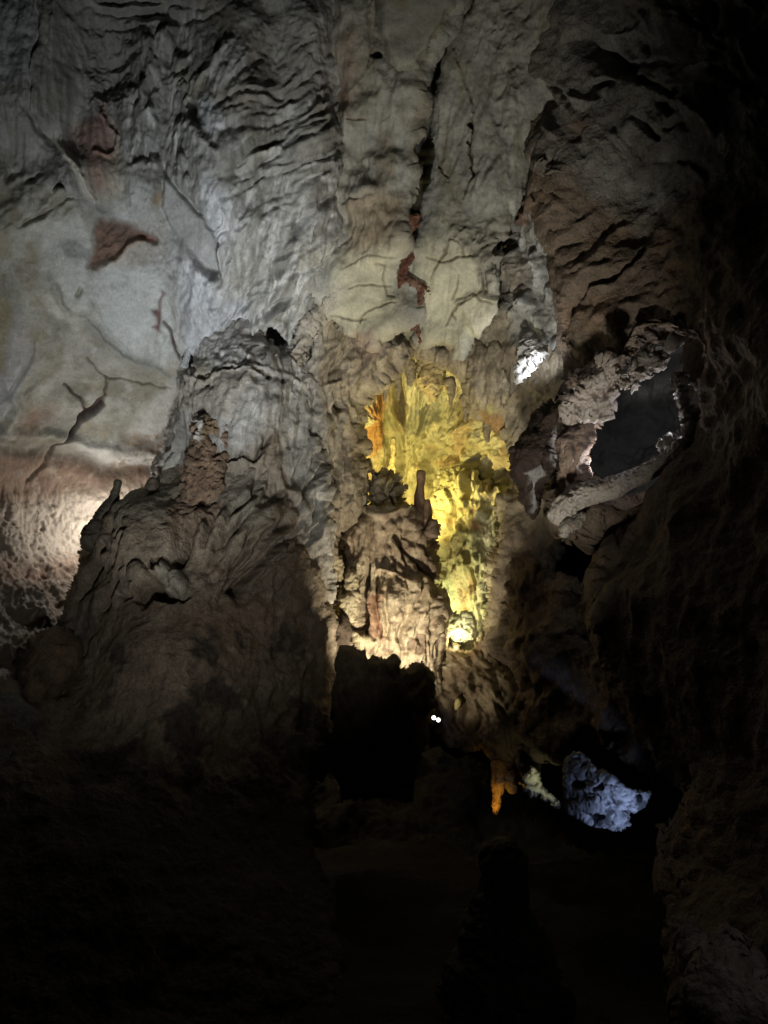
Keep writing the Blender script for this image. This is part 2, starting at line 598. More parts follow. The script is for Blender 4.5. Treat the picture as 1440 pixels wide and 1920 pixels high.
def d_ceiling(S):
    # large forms
    S.rough(1, .55, .16, 3, 1)
    wing = [(300, 40), (420, 50), (560, 20), (620, 150), (640, 320), (650, 420), (620, 520), (560, 590), (480, 600),
            (400, 560), (330, 470), (300, 330), (260, 240), (270, 120)]
    left = [(-350, 380), (60, 330), (150, 400), (260, 480), (330, 620), (330, 900), (-350, 900)]
    wm, lm = S.mask(wing, 60), S.mask(left, 60)
    S.bump(470, 270, 150, 200, .2)
    S.bump(470, 480, 120, 140, .22)
    S.bump(230, 620, 150, 110, .22, 20)
    S.bump(60, 120, 90, 160, .18)
    S.bump(200, 120, 80, 90, -.22)
    S.bump(100, 520, 110, 90, .12)
    S.bump(210, 300, 60, 70, -.10)
    hi = S.mask([(-350, -350), (700, -350), (640, 330), (420, 330), (330, 330), (220, 400), (-350, 380)], 80)
    for q, w, hh in [([(450, 60), (425, 250), (412, 420), (385, 560), (362, 660)], 46, .20), ([(345, 60), (318, 220), (300, 330), (335, 430)], 32, -.16),
                     ([(285, 60), (262, 240), (262, 380)], 30, .14), ([(570, 60), (595, 280), (570, 470), (520, 600)], 40, .16),
                     ([(510, 40), (520, 200), (505, 380), (470, 560)], 30, -.12), ([(632, -100), (626, 150), (650, 330), (636, 460), (590, 590)], 20, -.07),
                     ([(-100, 470), (60, 400), (160, 330), (250, 330)], 40, .14), ([(-100, 300), (60, 300), (130, 250), (170, 120)], 40, -.14),
                     ([(120, -100), (100, 100), (70, 220)], 40, .12), ([(30, 560), (70, 640), (30, 760)], 40, .10), ([(110, 560), (150, 640), (100, 760)], 40, -.07)]:
        S.stroke(q, w, hh, 'g', .25)
    # ground colours: grey mottling above, pale clouded wall at left
    S.mottle(1.4, (.22, .215, .195), 0, .5, .8, 1)
    S.mottle(4.2, (.47, .47, .46), .1, .6, .6, 2)
    S.mottle(1.1, (.28, .25, .18), .2, .6, .5, 6)
    S.paint(lm, (.46, .455, .41), .8)
    S.mottle(1.6, (.25, .245, .20), .0, .5, .8, 3, m=lm)
    S.mottle(6, (.30, .27, .21), .1, .5, .6, 13, m=lm)
    S.mottle(3.1, (.60, .60, .56), .15, .6, .6, 4, m=lm)
    S.mottle(2.3, (.33, .28, .19), .2, .6, .6, 5, m=lm)
    fan = S.mask([(440, 120), (650, 40), (660, 420), (560, 430), (450, 340)], 50)
    legs = S.mask([(360, 340), (520, 330), (650, 420), (620, 560), (520, 650), (380, 700), (320, 560)], 50)
    neck = S.mask([(230, 40), (390, 20), (360, 340), (240, 360)], 50)
    for m_, a_ in ((fan, 28), (legs, 60), (neck, 75)):
        S.streak(m_, a_, .10, 7, (.185, .18, .165), .05, .5, .8, 31)
        S.streak(m_, a_, .08, 7, (.56, .565, .56), .15, .6, .8, 41)
    S.streak(lm, 65, .3, 4, (.27, .25, .19), .1, .6, .6, 51)
    # texture families
    S.rough(1 - .6 * lm, 2.2, .045, 4, 5)
    S.ribs(hi, 80, .4, .16, 7, .6, 61)
    S.rough(hi, 4.2, .02, 4, 6, st=(1.4, 1, .5), ridged=True)
    S.rough(wm, 3.4, .035, 4, 7, st=(1.4, 1, .5), ridged=True)
    S.rough(1 - .7 * lm, 12, .02, 4, 8, st=(1.4, 1, .5), ridged=True)
    S.rough(lm, 14, .006, 3, 8)
    S.ribs(S.mask([(440, 120), (640, 60), (650, 420), (560, 420), (450, 330)], 40), 30, .24, .04, 8, .6, 3)
    S.ribs(S.mask([(360, 340), (520, 330), (640, 420), (620, 560), (520, 640), (380, 690), (330, 560)], 40), 66, .20, .085, 8, .5, 4)
    S.ribs(S.mask([(270, 440), (400, 480), (480, 640), (340, 700), (300, 560)], 30), 112, .16, .05, 8, .5, 9)
    S.ribs(S.mask([(240, 60), (380, 30), (350, 330), (240, 330)], 40), 78, .22, .07, 7, .5, 5)
    S.hatch([(300, 60), (380, 40), (350, 330), (260, 380), (250, 200)], 36, 74, (60, 160), (3, 7), (-.07, -.02), 'g', 10)
    S.hatch([(300, 60), (380, 40), (350, 330), (260, 380), (250, 200)], 30, 68, (40, 90), (4, 8), (.03, .08), 'g', 16)
    S.hatch([(450, 190), (540, 150), (635, 200), (630, 390), (540, 390), (460, 350)], 44, 28, (60, 170), (3, 7), (-.06, -.02), 'g', 7)
    S.hatch([(450, 190), (540, 150), (635, 200), (630, 390), (540, 390), (460, 350)], 26, 28, (60, 150), (5, 10), (.02, .05), 'lip', 7)
    S.hatch([(555, 40), (615, 60), (645, 300), (640, 380), (570, 330), (550, 150)], 34, 52, (30, 80), (3, 6), (-.045, -.015), 'g', 10)
    S.hatch([(400, 380), (560, 370), (630, 470), (560, 600), (440, 630), (390, 520)], 90, 55, (30, 90), (3, 7), (-.10, -.03), 'g', 16)
    S.hatch([(400, 380), (560, 370), (630, 470), (560, 600), (440, 630), (390, 520)], 60, 55, (30, 90), (4, 9), (.04, .10), 'lip', 16)
    S.hatch([(290, 440), (400, 500), (440, 640), (345, 690), (310, 600)], 46, 115, (30, 90), (3, 7), (-.07, .06), 'g', 14)
    S.hatch([(560, 430), (640, 400), (640, 520), (570, 600)], 30, 50, (40, 100), (4, 8), (-.06, .06), 'g', 8)
    # single features of the wing-shaped bulge
    for p, w, h in [([(415, 225), (440, 180), (470, 145), (490, 130)], 7, -.16), ([(415, 218), (450, 205), (500, 196), (545, 200)], 5, -.12),
                    ([(425, 235), (470, 222), (520, 210), (560, 190)], 4, -.08), ([(432, 155), (428, 120), (432, 95)], 3, -.06),
                    ([(412, 200), (405, 160), (395, 150)], 4, -.08), ([(460, 330), (500, 300), (540, 270), (590, 245)], 5, -.10),
                    ([(470, 300), (510, 275), (560, 240), (615, 212)], 6, -.13), ([(455, 345), (480, 330), (520, 300)], 4, -.1),
                    ([(585, 235), (615, 212)], 3, -.14), ([(560, 250), (600, 240)], 3, -.12)]:
        S.stroke(p, w, h * .4, 'g', .5)
    S.stroke([(462, 322), (500, 298), (525, 285)], 7, .09, 'g', .6, PALE, .7)
    S.stroke([(350, 240), (352, 200), (372, 165), (400, 140), (430, 100)], 8, .08, 'g', .4, PALE, .5)
    S.stroke([(352, 215), (362, 250), (385, 275), (420, 300)], 6, .07, 'g', .4, PALE, .5)
    S.knob(362, 217, 12, 22, -.10)
    S.paint(S.mask([(375, 200), (400, 190), (416, 230), (432, 270), (410, 275), (382, 255)], 8), (.66, .68, .70), .85)  # highlight on the facet turned to the lamp, painted in as white
    S.paint(S.mask([(398, 150), (432, 95), (470, 110), (460, 150), (424, 190), (408, 190)], 10), (.60, .61, .61), .8)
    S.paint(S.mask([(400, 330), (440, 360), (450, 420), (420, 460), (400, 520), (380, 560), (350, 520), (390, 430)], 30), (.58, .60, .63), .75)  # pale spine with the cool flood's bluish brightness painted in
    S.paint(S.mask([(340, 470), (400, 500), (460, 560), (470, 640), (400, 680), (350, 640)], 30), (.50, .515, .55), .6)  # same cool lamp tint painted over the foot of the bulge
    # smooth lens
    lens = S.mask([(305, 325), (345, 345), (385, 395), (412, 450), (418, 500), (385, 490), (335, 440), (305, 390)], 10)
    S.disp *= 1 - .75 * lens
    S.disp += .10 * lens
    S.stroke([(310, 325), (350, 365), (385, 405), (410, 450)], 5, -.10, 'g', .4)
    S.paint(lens, (.33, .335, .325), .8)
    # small cauliflower knobs upper left of it
    for x, y, rx, ry, a in [(285, 88, 12, 20, 15), (312, 80, 14, 22, 20), (300, 130, 7, 34, 18), (325, 60, 12, 8, 0), (330, 22, 14, 9, 0),
                            (335, 120, 16, 12, 30), (340, 150, 18, 12, 10), (342, 165, 12, 9, 0), (290, 215, 6, 22, 12), (275, 165, 10, 22, 5),
                            (350, 305, 16, 13, 0), (335, 320, 12, 12, 0), (288, 305, 10, 14, 0), (268, 310, 16, 10, 0), (362, 330, 12, 10, 0)]:
        S.knob(x, y, rx, ry, .07, a)
    S.hatch([(170, 10), (380, 0), (350, 45), (170, 60)], 12, 5, (60, 160), (4, 8), (-.06, -.03), 'g', 8)
    S.stroke([(170, 8), (200, 14), (290, 14), (300, 8)], 6, .06, 'g', .4)
    S.stroke([(180, 24), (240, 28), (330, 24)], 6, -.07, 'g', .4)
    # dark recess upper left and the pale rim beside it
    S.rough(S.mask([(130, 40), (270, 50), (260, 200), (160, 200)], 30), 5, .09, 4, 11, ridged=True)
    S.paint(S.mask([(140, 40), (270, 40), (280, 130), (230, 200), (160, 190)], 40), (.20, .195, .185), .7)
    S.paint(S.mask([(-350, -350), (60, -350), (75, 40), (80, 100), (55, 170), (-350, 220)], 14), (.42, .43, .45), .7)
    S.stroke([(70, 20), (82, 90), (56, 160), (60, 220), (108, 270)], 8, -.06, 'lip', .3)
    S.stroke([(55, 210), (70, 240), (105, 262)], 10, -.10, 'g', .5)
    S.stroke([(105, 255), (130, 295), (155, 335), (185, 378)], 5, .07, 'g', .5, (.62, .60, .50), .9, 1.6)
    S.hatch([(0, 320), (130, 330), (140, 400), (30, 430), (0, 400)], 26, 32, (30, 90), (4, 8), (-.09, .08), 'g', 12)
    S.knob(113, 367, 14, 11, .10)
    S.stroke([(30, 425), (80, 395), (135, 372)], 5, -.12, 'g', .5)
    # rust patch
    rp = S.mask([(150, 230), (180, 215), (192, 190), (205, 240), (222, 262), (220, 300), (205, 320), (218, 350), (195, 368), (170, 340), (155, 300), (135, 250)], 30)
    S.paint(rp, (.25, .15, .11), .75)
    S.paint(S.blob(195, 258, 22, 30), (.32, .22, .205), .7)
    S.stroke([(190, 185), (186, 215), (205, 245), (222, 262), (220, 285), (205, 298), (180, 292)], 3, .05, 'g', .3, (.22, .10, .08), .6)
    S.paint(S.mask([(215, 240), (240, 300), (235, 390), (200, 380)], 20), (.42, .38, .28), .4)
    # pocket with a triangular rust clay fill
    tri = S.mask([(190, 406), (215, 414), (245, 420), (292, 452), (268, 448), (240, 458), (215, 482), (186, 498), (163, 498), (176, 462), (179, 430)], 13)
    S.disp -= .07 * tri
    S.paint(S.mask([(165, 430), (300, 430), (300, 470), (200, 540), (160, 540)], 50), (.36, .30, .24), .5)
    S.paint(tri, (.125, .07, .048), .88)
    S.mottle(9, (.20, .125, .09), .1, .5, .8, 12, m=tri)
    S.hatch([(195, 420), (240, 430), (235, 455), (180, 490)], 14, 45, (20, 60), (2, 4), (-.05, .05), 'g', 12)
    S.stroke([(188, 498), (215, 484), (240, 460), (270, 450)], 4, .05, 'g', .4, (.30, .22, .15), .8)
    S.stroke([(262, 438), (275, 452), (290, 455)], 4, -.05, 'g', .4, RED, .9)
    S.paint(S.blob(295, 375, 12, 14), (.26, .19, .10), .8)
    S.paint(S.mask([(70, 430), (150, 410), (178, 440), (165, 500), (175, 560), (110, 560), (70, 500)], 16), (.53, .535, .51), .8)
    S.paint(S.mask([(108, 450), (140, 445), (172, 468), (160, 486), (118, 480)], 8), (.27, .28, .27), .8)
    S.paint(S.mask([(172, 520), (200, 490), (300, 500), (330, 620), (300, 690), (230, 660), (180, 600)], 18), (.52, .535, .52), .8)
    S.stroke([(170, 500), (172, 560), (190, 600), (240, 640)], 9, -.035, 'lip', .4)
    S.stroke([(90, 520), (105, 560), (125, 590)], 8, .07, 'g', .5, (.33, .31, .27), .6)
    S.stroke([(140, 545), (150, 535)], 5, -.06, 'g', .3, OLIVE, .8)
    S.paint(S.mask([(-350, 540), (20, 560), (24, 640), (18, 700), (-350, 740)], 20), (.30, .26, .16), .7)
    S.paint(S.mask([(20, 560), (60, 640), (40, 700), (0, 780), (-350, 800), (-350, 760), (10, 690)], 18), (.47, .47, .50), .6)
    S.stroke([(62, 640), (48, 680), (25, 720), (0, 752)], 9, -.05, 'lip', .3)
    S.stroke([(75, 700), (62, 730), (48, 745)], 6, .05, 'g', .4)
    S.stroke([(150, 592), (190, 622), (250, 668), (310, 692)], 14, .05, 'lip', .3, (.26, .25, .22), .6, .8)
    S.paint(S.mask([(155, 598), (190, 605), (225, 650), (200, 645), (160, 625)], 20), (.29, .285, .265), .8)
    S.stroke([(160, 664), (180, 685), (203, 702), (225, 702), (262, 718), (300, 726), (322, 728)], 2.4, -.025, 'v', .3, (.10, .10, .06), .9, 1.1)
    S.stroke([(203, 702), (202, 722), (199, 740)], 2.4, -.05, 'v', .2, (.10, .07, .05), .9)
    S.stroke([(120, 726), (140, 741), (152, 745), (165, 762), (170, 772)], 2.8, -.08, 'v', .5, (.07, .04, .03), .9)
    cleft = S.mask([(200, 738), (194, 762), (188, 780), (160, 800), (143, 826), (122, 845), (108, 856), (120, 838), (137, 818), (150, 805), (158, 776), (172, 764), (182, 752)], 4)
    S.disp -= .12 * cleft
    S.paint(cleft, (.055, .03, .028), .95)  # pit is shallow; the shade inside the cleft is painted on
    S.stroke([(110, 856), (92, 876), (60, 905)], 4, -.05, 'g', .4, (.13, .08, .06), .6)
    # red drips
    S.paint(S.mask([(287, 562), (296, 566), (303, 532), (307, 540), (301, 566), (298, 592), (297, 612), (291, 606), (281, 598), (290, 592)], 6), (.12, .045, .04), .9)
    S.stroke([(303, 588), (318, 606), (330, 634), (345, 656)], 3.0, -.09, 'v', .4, (.05, .02, .02), .95, 1.3)
    S.hatch([(270, 600), (320, 610), (320, 680), (265, 680)], 10, 82, (30, 70), (2, 4), (-.02, .02), 'g', 8, col=(.3, .3, .27))
    # niches at the foot of the bulge
    n1 = S.mask([(513, 594), (528, 606), (540, 640), (548, 668), (520, 680), (497, 668), (490, 640), (502, 615)], 6)
    S.disp -= .95 * n1
    n2 = S.mask([(362, 640), (372, 655), (372, 690), (355, 700), (345, 680), (352, 655)], 5)
    S.disp -= .45 * n2
    S.hatch([(470, 560), (560, 560), (560, 620), (540, 600), (510, 590), (480, 640)], 26, 70, (20, 60), (3, 6), (-.12, .10), 'g', 16)
    for x, y in [(500, 620), (487, 600), (530, 598), (545, 622), (470, 610), (535, 625)]:
        S.knob(x, y, 7, 20, .10, 5)
    # ledge and smears of the lower left wall
    S.stroke([(-150, 838), (0, 836), (60, 846), (110, 856), (160, 862), (215, 884), (262, 880), (300, 868)], 13, -.10, 'g', .1, (.2, .17, .14), .5)  # shadow band along the ledge painted in as a dark tint
    S.stroke([(-150, 815), (0, 818), (70, 826), (150, 838), (220, 858), (290, 850)], 12, .08, 'g', .1)
    S.stroke([(0, 700), (30, 770), (0, 830)], 10, .05, 'g', .2)
    S.paint(S.mask([(250, 790), (275, 760), (325, 720), (335, 830), (300, 900), (230, 880), (140, 850), (150, 832), (240, 840)], 14), (.58, .575, .55), .75)
    S.paint(S.blob(262, 832, 22, 12), (.16, .11, .07), .85)
    S.paint(S.blob(252, 886, 22, 8), (.14, .075, .05), .85)
    S.mottle(9, (.30, .22, .15), .1, .4, .8, 7, m=S.mask([(230, 830), (330, 800), (330, 900), (200, 910)], 20))
    S.paint(S.blob(75, 795, 45, 20, 20), (.26, .15, .10), .7)
    low = S.mask([(-350, 850), (0, 848), (110, 864), (215, 892), (330, 880), (340, 1400), (-350, 1400)], 20)
    S.paint(low, (.27, .185, .135), .95)
    S.mottle(2.4, (.17, .105, .075), 0, .5, .8, 8, m=low)
    S.mottle(5, (.40, .33, .26), .15, .6, .7, 9, m=low)
    S.ribs(S.mask([(-350, 860), (0, 860), (230, 890), (160, 960), (0, 960), (-350, 960)], 30), 32, .16, .02, 6, .8, 12)
    peb = S.mask([(-350, 960), (0, 950), (90, 935), (190, 925), (290, 905), (290, 960), (160, 1040), (100, 1120), (40, 1200), (-350, 1300)], 40)
    S.cells(peb, .06, .045, 2)
    S.cells(peb, .032, .02, 3)
    S.rough(peb, 3, .06, 3, 13)
    S.paint(peb * S.mask([(-350, 940), (60, 930), (200, 900), (290, 900), (290, 960), (170, 1040), (0, 1060), (-350, 1060)], 40), (.42, .37, .31), .75)
    bot = S.mask([(-350, 1120), (60, 1110), (130, 1080), (200, 1150), (200, 1400), (-350, 1400)], 40)
    S.paint(bot, (.15, .125, .10), .85)
    S.rough(bot, 2.5, .10, 4, 14, ridged=True)
    S.mottle(7, (.42, .40, .37), .3, .6, .8, 10, m=bot)
    # the deep fissure behind the hanging slabs
    S.stroke([(900, -200), (872, 0), (835, 80), (792, 180), (780, 300), (768, 430), (764, 520)], 22, -.7, 'g', 0, (.09, .085, .075), .95, 1.4)


rock('cave_ceiling', [(-420, -420), (1080, -420), (1060, 300), (960, 600), (760, 630), (630, 690), (600, 900), (600, 1420), (-420, 1420)],
     [(-420, -420, 6.0), (300, -420, 6.2), (1000, -420, 6.4), (-420, 0, 6.2), (200, 0, 7.1), (600, 0, 7.4), (1000, 0, 7.8),
      (-420, 350, 6.1), (150, 350, 7.5), (450, 350, 7.7), (620, 350, 7.85), (800, 350, 8.5), (1000, 350, 8.7),
      (-420, 650, 6.2), (100, 650, 8.0), (350, 650, 8.6), (560, 640, 8.7), (750, 650, 9.2),
      (-420, 860, 6.6), (100, 850, 8.7), (300, 860, 9.4), (560, 860, 9.6),
      (-420, 1000, 6.0), (50, 980, 8.6), (200, 980, 9.35), (320, 960, 9.7), (-420, 1250, 5.2), (0, 1250, 7.0), (300, 1250, 9.0), (600, 1300, 9.4)],
     d_ceiling, GREY, M_LIME, curl=(20, .2), edge=(3, 40), step=2.15, back=0, kind='structure')


# ------------------------------------------------------------------ alcove back wall
def d_alcove(S):
    S.rough(1, 1.1, .22, 3, 1)
    S.rough(1, 2.2, .20, 5, 2, st=(1.5, 1, .45), ridged=True)
    S.rough(1, 9, .06, 4, 3, st=(1.4, 1, .5), ridged=True)
    up = [(670, 700), (780, 660), (860, 700), (960, 800), (960, 900), (850, 920), (700, 900), (660, 800)]
    S.ribs(1, 86, .24, .16, 9, .5, 1)
    S.ribs(1, 86, .07, .05, 9, .5, 17)
    S.ribs(S.mask([(800, 900), (960, 900), (940, 1240), (800, 1240)], 30), 82, .14, .085, 4, 1.0, 2)
    S.rough(S.mask([(790, 740), (960, 780), (960, 960), (830, 950)], 30), 5.5, .06, 4, 4, ridged=True)
    S.hatch(up, 50, 75, (30, 90), (3, 7), (-.10, .07), 'g', 22)
    S.hatch([(820, 900), (945, 880), (930, 1200), (825, 1180)], 90, 80, (30, 120), (3, 7), (-.12, .07), 'g', 14)
    S.hatch([(820, 900), (945, 880), (930, 1200), (825, 1180)], 34, 80, (30, 90), (4, 8), (.05, .10), 'lip', 14)
    S.hatch([(830, 780), (950, 790), (955, 900), (840, 900)], 60, 40, (16, 50), (2.5, 6), (-.09, .08), 'g', 60)
    # smooth fluted sheet left, ribbon folds
    sm = S.mask([(680, 790), (735, 760), (760, 800), (790, 900), (815, 960), (822, 1050), (760, 1060), (690, 930)], 14)
    S.disp *= 1 - .55 * sm
    S.stroke([(733, 700), (736, 760), (740, 800), (752, 822), (760, 838)], 4, -.14, 'g', .3, (.10, .08, .03), .7)
    S.stroke([(742, 800), (752, 830), (758, 845)], 4, .08, 'g', .3)
    S.stroke([(812, 720), (805, 760), (796, 800), (792, 830)], 4, -.12, 'g', .4)
    S.stroke([(803, 880), (812, 930), (830, 990)], 8, .09, 'g', .3)
    S.stroke([(820, 930), (836, 1000), (842, 1080)], 8, .10, 'g', .3, CREAM, .6)
    S.stroke([(905, 905), (898, 940), (905, 980)], 6, .10, 'g', .3)
    S.stroke([(880, 910), (885, 950), (880, 1000)], 6, .09, 'g', .3)
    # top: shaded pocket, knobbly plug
    S.knob(808, 706, 20, 22, .25)
    S.cells(S.blob(808, 708, 24, 26), .05, .05, 5)
    S.paint(S.blob(808, 708, 20, 22), (.46, .33, .14), .9)
    S.bump(730, 735, 40, 12, -.25)
    S.bump(900, 740, 40, 22, -.25)
    # colours
    S.stroke([(690, 700), (700, 800), (690, 900)], 26, .18, 'g', .2)
    S.stroke([(765, 690), (770, 800), (775, 950)], 24, .2, 'g', .2)
    S.stroke([(730, 720), (735, 820), (745, 950)], 18, -.2, 'g', .2)
    S.stroke([(815, 720), (825, 820), (815, 950)], 20, -.18, 'g', .2)
    S.stroke([(870, 750), (875, 850), (860, 980)], 28, .2, 'g', .2)
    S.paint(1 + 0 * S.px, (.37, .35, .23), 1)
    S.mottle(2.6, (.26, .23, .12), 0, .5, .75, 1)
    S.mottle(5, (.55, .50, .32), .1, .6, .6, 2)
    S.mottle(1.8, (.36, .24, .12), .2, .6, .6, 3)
    S.paint(S.mask([(672, 740), (700, 735), (735, 745), (725, 790), (705, 830), (685, 850), (675, 810)], 10), (.36, .165, .05), .85)
    S.paint(S.mask([(770, 730), (830, 720), (835, 770), (800, 800), (775, 790)], 16), (.22, .225, .17), .8)
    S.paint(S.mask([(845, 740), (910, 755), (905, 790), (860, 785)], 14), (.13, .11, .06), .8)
    S.paint(S.mask([(785, 700), (850, 710), (840, 735), (790, 730)], 12), (.22, .25, .15), .5)
    S.paint(S.mask([(820, 1000), (850, 1000), (846, 1100), (822, 1100)], 10), (.44, .47, .33), .7)
    S.paint(S.mask([(820, 1000), (840, 1030), (835, 1060), (820, 1060)], 8), (.40, .26, .10), .6)
    S.paint(S.mask([(860, 1060), (890, 1060), (885, 1120), (850, 1140)], 12), (.24, .15, .10), .6)
    S.paint(S.mask([(820, 1120), (850, 1090), (860, 1120), (835, 1190), (822, 1190)], 10), (.40, .45, .30), .8)
    S.paint(S.mask([(890, 960), (915, 960), (925, 1100), (905, 1190), (890, 1190)], 10), (.46, .47, .38), .6)
    S.paint(S.blob(895, 990, 10, 8), (.30, .13, .04), .8)
    S.paint(S.blob(838, 976, 14, 4), (.28, .13, .03), .9)


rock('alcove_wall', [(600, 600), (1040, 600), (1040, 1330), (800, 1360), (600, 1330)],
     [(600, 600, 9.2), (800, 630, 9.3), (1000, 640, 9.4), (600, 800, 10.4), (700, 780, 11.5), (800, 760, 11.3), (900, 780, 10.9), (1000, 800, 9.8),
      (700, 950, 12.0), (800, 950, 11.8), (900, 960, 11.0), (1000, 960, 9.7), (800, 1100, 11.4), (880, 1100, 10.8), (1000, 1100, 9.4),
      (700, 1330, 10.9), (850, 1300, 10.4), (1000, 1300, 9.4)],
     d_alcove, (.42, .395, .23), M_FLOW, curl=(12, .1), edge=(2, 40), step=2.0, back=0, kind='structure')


def d_fall(S):
    S.ribs(1, 87, .12, .12, 7, .6, 1)
    S.rough(1, 2, .10, 3, 2)
    S.rough(1, 8, .05, 4, 3, st=(1.4, 1, .5), ridged=True)
    S.hatch([(830, 890), (935, 890), (920, 1190), (825, 1180)], 70, 84, (30, 130), (3, 6), (-.14, .06), 'g', 9)
    S.hatch([(850, 880), (935, 880), (930, 960), (850, 960)], 30, 60, (16, 50), (3, 6), (-.12, .10), 'g', 40)
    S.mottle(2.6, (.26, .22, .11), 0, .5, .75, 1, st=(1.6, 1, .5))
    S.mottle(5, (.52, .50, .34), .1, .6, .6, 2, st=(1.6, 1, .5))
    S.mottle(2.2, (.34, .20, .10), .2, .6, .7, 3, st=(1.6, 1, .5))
    S.paint(S.mask([(820, 1100), (850, 1080), (862, 1120), (840, 1190), (822, 1190)], 14), (.40, .45, .30), .7)
    S.paint(S.mask([(892, 960), (925, 960), (925, 1100), (908, 1190), (892, 1190)], 12), (.45, .45, .36), .6)
    S.paint(S.blob(897, 990, 8, 7), (.28, .12, .04), .8)
    S.paint(S.blob(838, 976, 14, 4), (.26, .12, .03), .8)


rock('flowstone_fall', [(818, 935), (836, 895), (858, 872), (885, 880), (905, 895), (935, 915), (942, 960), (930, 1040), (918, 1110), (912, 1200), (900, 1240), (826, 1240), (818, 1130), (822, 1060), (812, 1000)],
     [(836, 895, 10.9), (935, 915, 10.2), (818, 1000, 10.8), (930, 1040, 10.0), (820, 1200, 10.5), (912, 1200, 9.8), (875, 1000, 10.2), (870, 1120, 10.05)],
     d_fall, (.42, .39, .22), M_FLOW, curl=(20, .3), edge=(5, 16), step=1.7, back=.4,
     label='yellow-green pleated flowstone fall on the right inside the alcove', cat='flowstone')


# ------------------------------------------------------------------ hanging slabs over the alcove
def slab_cracks(S, L, w=2.0, d=-.03, c=(.16, .12, .07), a=.7):
    for p in L:
        S.stroke(p, w, d, 'v', .4, c, a, 1.1)


def d_slab_l(S):
    S.rough(1, 1.7, .14, 3, 21, st=(1, 1, 1))
    S.rough(1, .9, .10, 3, 1)
    S.rough(1, 3.5, .016, 4, 2)
    S.ribs(1, 88, .22, .05, 7, .8, 8)
    S.rough(1, 9, .018, 4, 9, st=(1.6, 1, .4), ridged=True)
    S.hatch([(630, 0), (770, 0), (770, 400), (640, 440)], 26, 88, (60, 200), (4, 10), (-.04, .04), 'g', 8)
    S.paint(1 + 0 * S.px, (.345, .34, .305), 1)
    S.mottle(2.5, (.24, .2, .14), .1, .5, .6, 7, st=(2.5, 1, .3))
    S.mottle(1.6, (.27, .25, .20), 0, .5, .7, 1)
    S.mottle(3.6, (.45, .44, .38), .1, .6, .6, 2)
    S.paint(S.mask([(645, 60), (665, 60), (670, 150), (660, 215), (630, 220), (622, 170), (640, 150)], 34), (.24, .145, .10), .6)
    S.paint(S.mask([(655, 370), (755, 370), (745, 460), (650, 480)], 24), (.30, .235, .16), .75)
    S.ribs(S.mask([(640, 380), (760, 380), (740, 500), (620, 560)], 30), 68, .14, .022, 5, .9, 1)
    S.hatch([(640, 400), (760, 380), (740, 470), (620, 560)], 20, 62, (40, 110), (3, 6), (-.035, .03), 'g', 12)
    body = S.mask([(655, 480), (740, 470), (735, 560), (715, 625), (640, 625), (620, 590)], 50)
    S.disp *= 1 - .55 * body
    S.paint(body, (.54, .51, .375), .9)  # cream stone, with yellow glow from the alcove mixed into the colour
    S.mottle(3, (.36, .35, .24), .05, .5, .6, 4, m=body)
    slab_cracks(S, [[(650, 500), (670, 485), (690, 478), (715, 482), (742, 478)], [(655, 540), (690, 538), (720, 545), (735, 545)],
                    [(700, 500), (722, 502), (716, 530), (722, 560), (738, 562)], [(680, 600), (690, 585), (716, 575), (736, 572)],
                    [(620, 588), (650, 595), (690, 598)], [(690, 130), (692, 60), (700, 0)], [(650, 230), (690, 226)]])
    S.knob(703, 103, 10, 9, -.16)
    S.paint(S.blob(703, 103, 10, 9), DARK, .9)
    S.stroke([(625, 300), (652, 375), (700, 372)], 4, -.03, 'g', .4)
    S.stroke([(618, 605), (640, 630), (672, 636)], 7, -.08, 'g', .2, (.16, .10, .06), .6)
    S.paint(S.mask([(665, 610), (700, 615), (700, 660), (665, 660)], 10), (.30, .19, .15), .6)


s1 = rock('hanging_slab', [(440, -420), (900, -420), (868, 0), (838, 70), (800, 160), (787, 210), (780, 320), (770, 400), (764, 445), (790, 490),
                           (795, 520), (795, 560), (785, 600), (740, 622), (722, 632), (700, 642), (672, 634), (650, 640), (630, 628), (612, 598), (590, 580),
                           (560, 550), (520, 500), (490, 420), (470, 340), (460, 260), (450, 150), (445, 0)],
          [(460, -420, 6.6), (900, -420, 6.2), (460, 0, 7.65), (560, 0, 7.5), (680, 0, 7.3), (860, 0, 7.3), (480, 300, 8.05), (560, 300, 7.92), (640, 300, 7.82), (720, 300, 7.72), (770, 300, 7.7), (540, 450, 8.15), (640, 450, 7.95), (760, 450, 7.8), (780, 540, 8.1), (620, 600, 8.25), (730, 620, 8.1)],
          d_slab_l, (.40, .385, .32), M_LIME, curl=(24, .22), edge=(3, 30), step=2.1, back=.9,
          label='smooth pale slab hanging left of the dark ceiling fissure, above the yellow alcove', cat='rock slab')


def d_nose(S):
    common(S, .03, 1.5)
    S.mottle(2.2, (.26, .25, .21), 0, .5, .7, 1)
    S.mottle(1.5, (.34, .28, .15), .25, .6, .6, 2)
    S.stroke([(845, 20), (815, 80), (790, 120)], 8, -.06, 'g', .3, (.22, .19, .12), .6)


rock('hanging_slab', [(692, -420), (890, -420), (858, 0), (842, 40), (805, 106), (786, 130), (742, 135), (724, 116), (702, 50)],
     [(692, -420, 5.7), (890, -420, 5.8), (720, 0, 6.8), (850, 0, 6.9), (760, 130, 7.1)],
     d_nose, (.36, .355, .31), M_LIME, curl=(24, .28), edge=(2, 30), step=2.4, back=.5,
     label='dim grey blunt-ended slab hanging at the top edge beside the ceiling fissure', cat='rock slab')


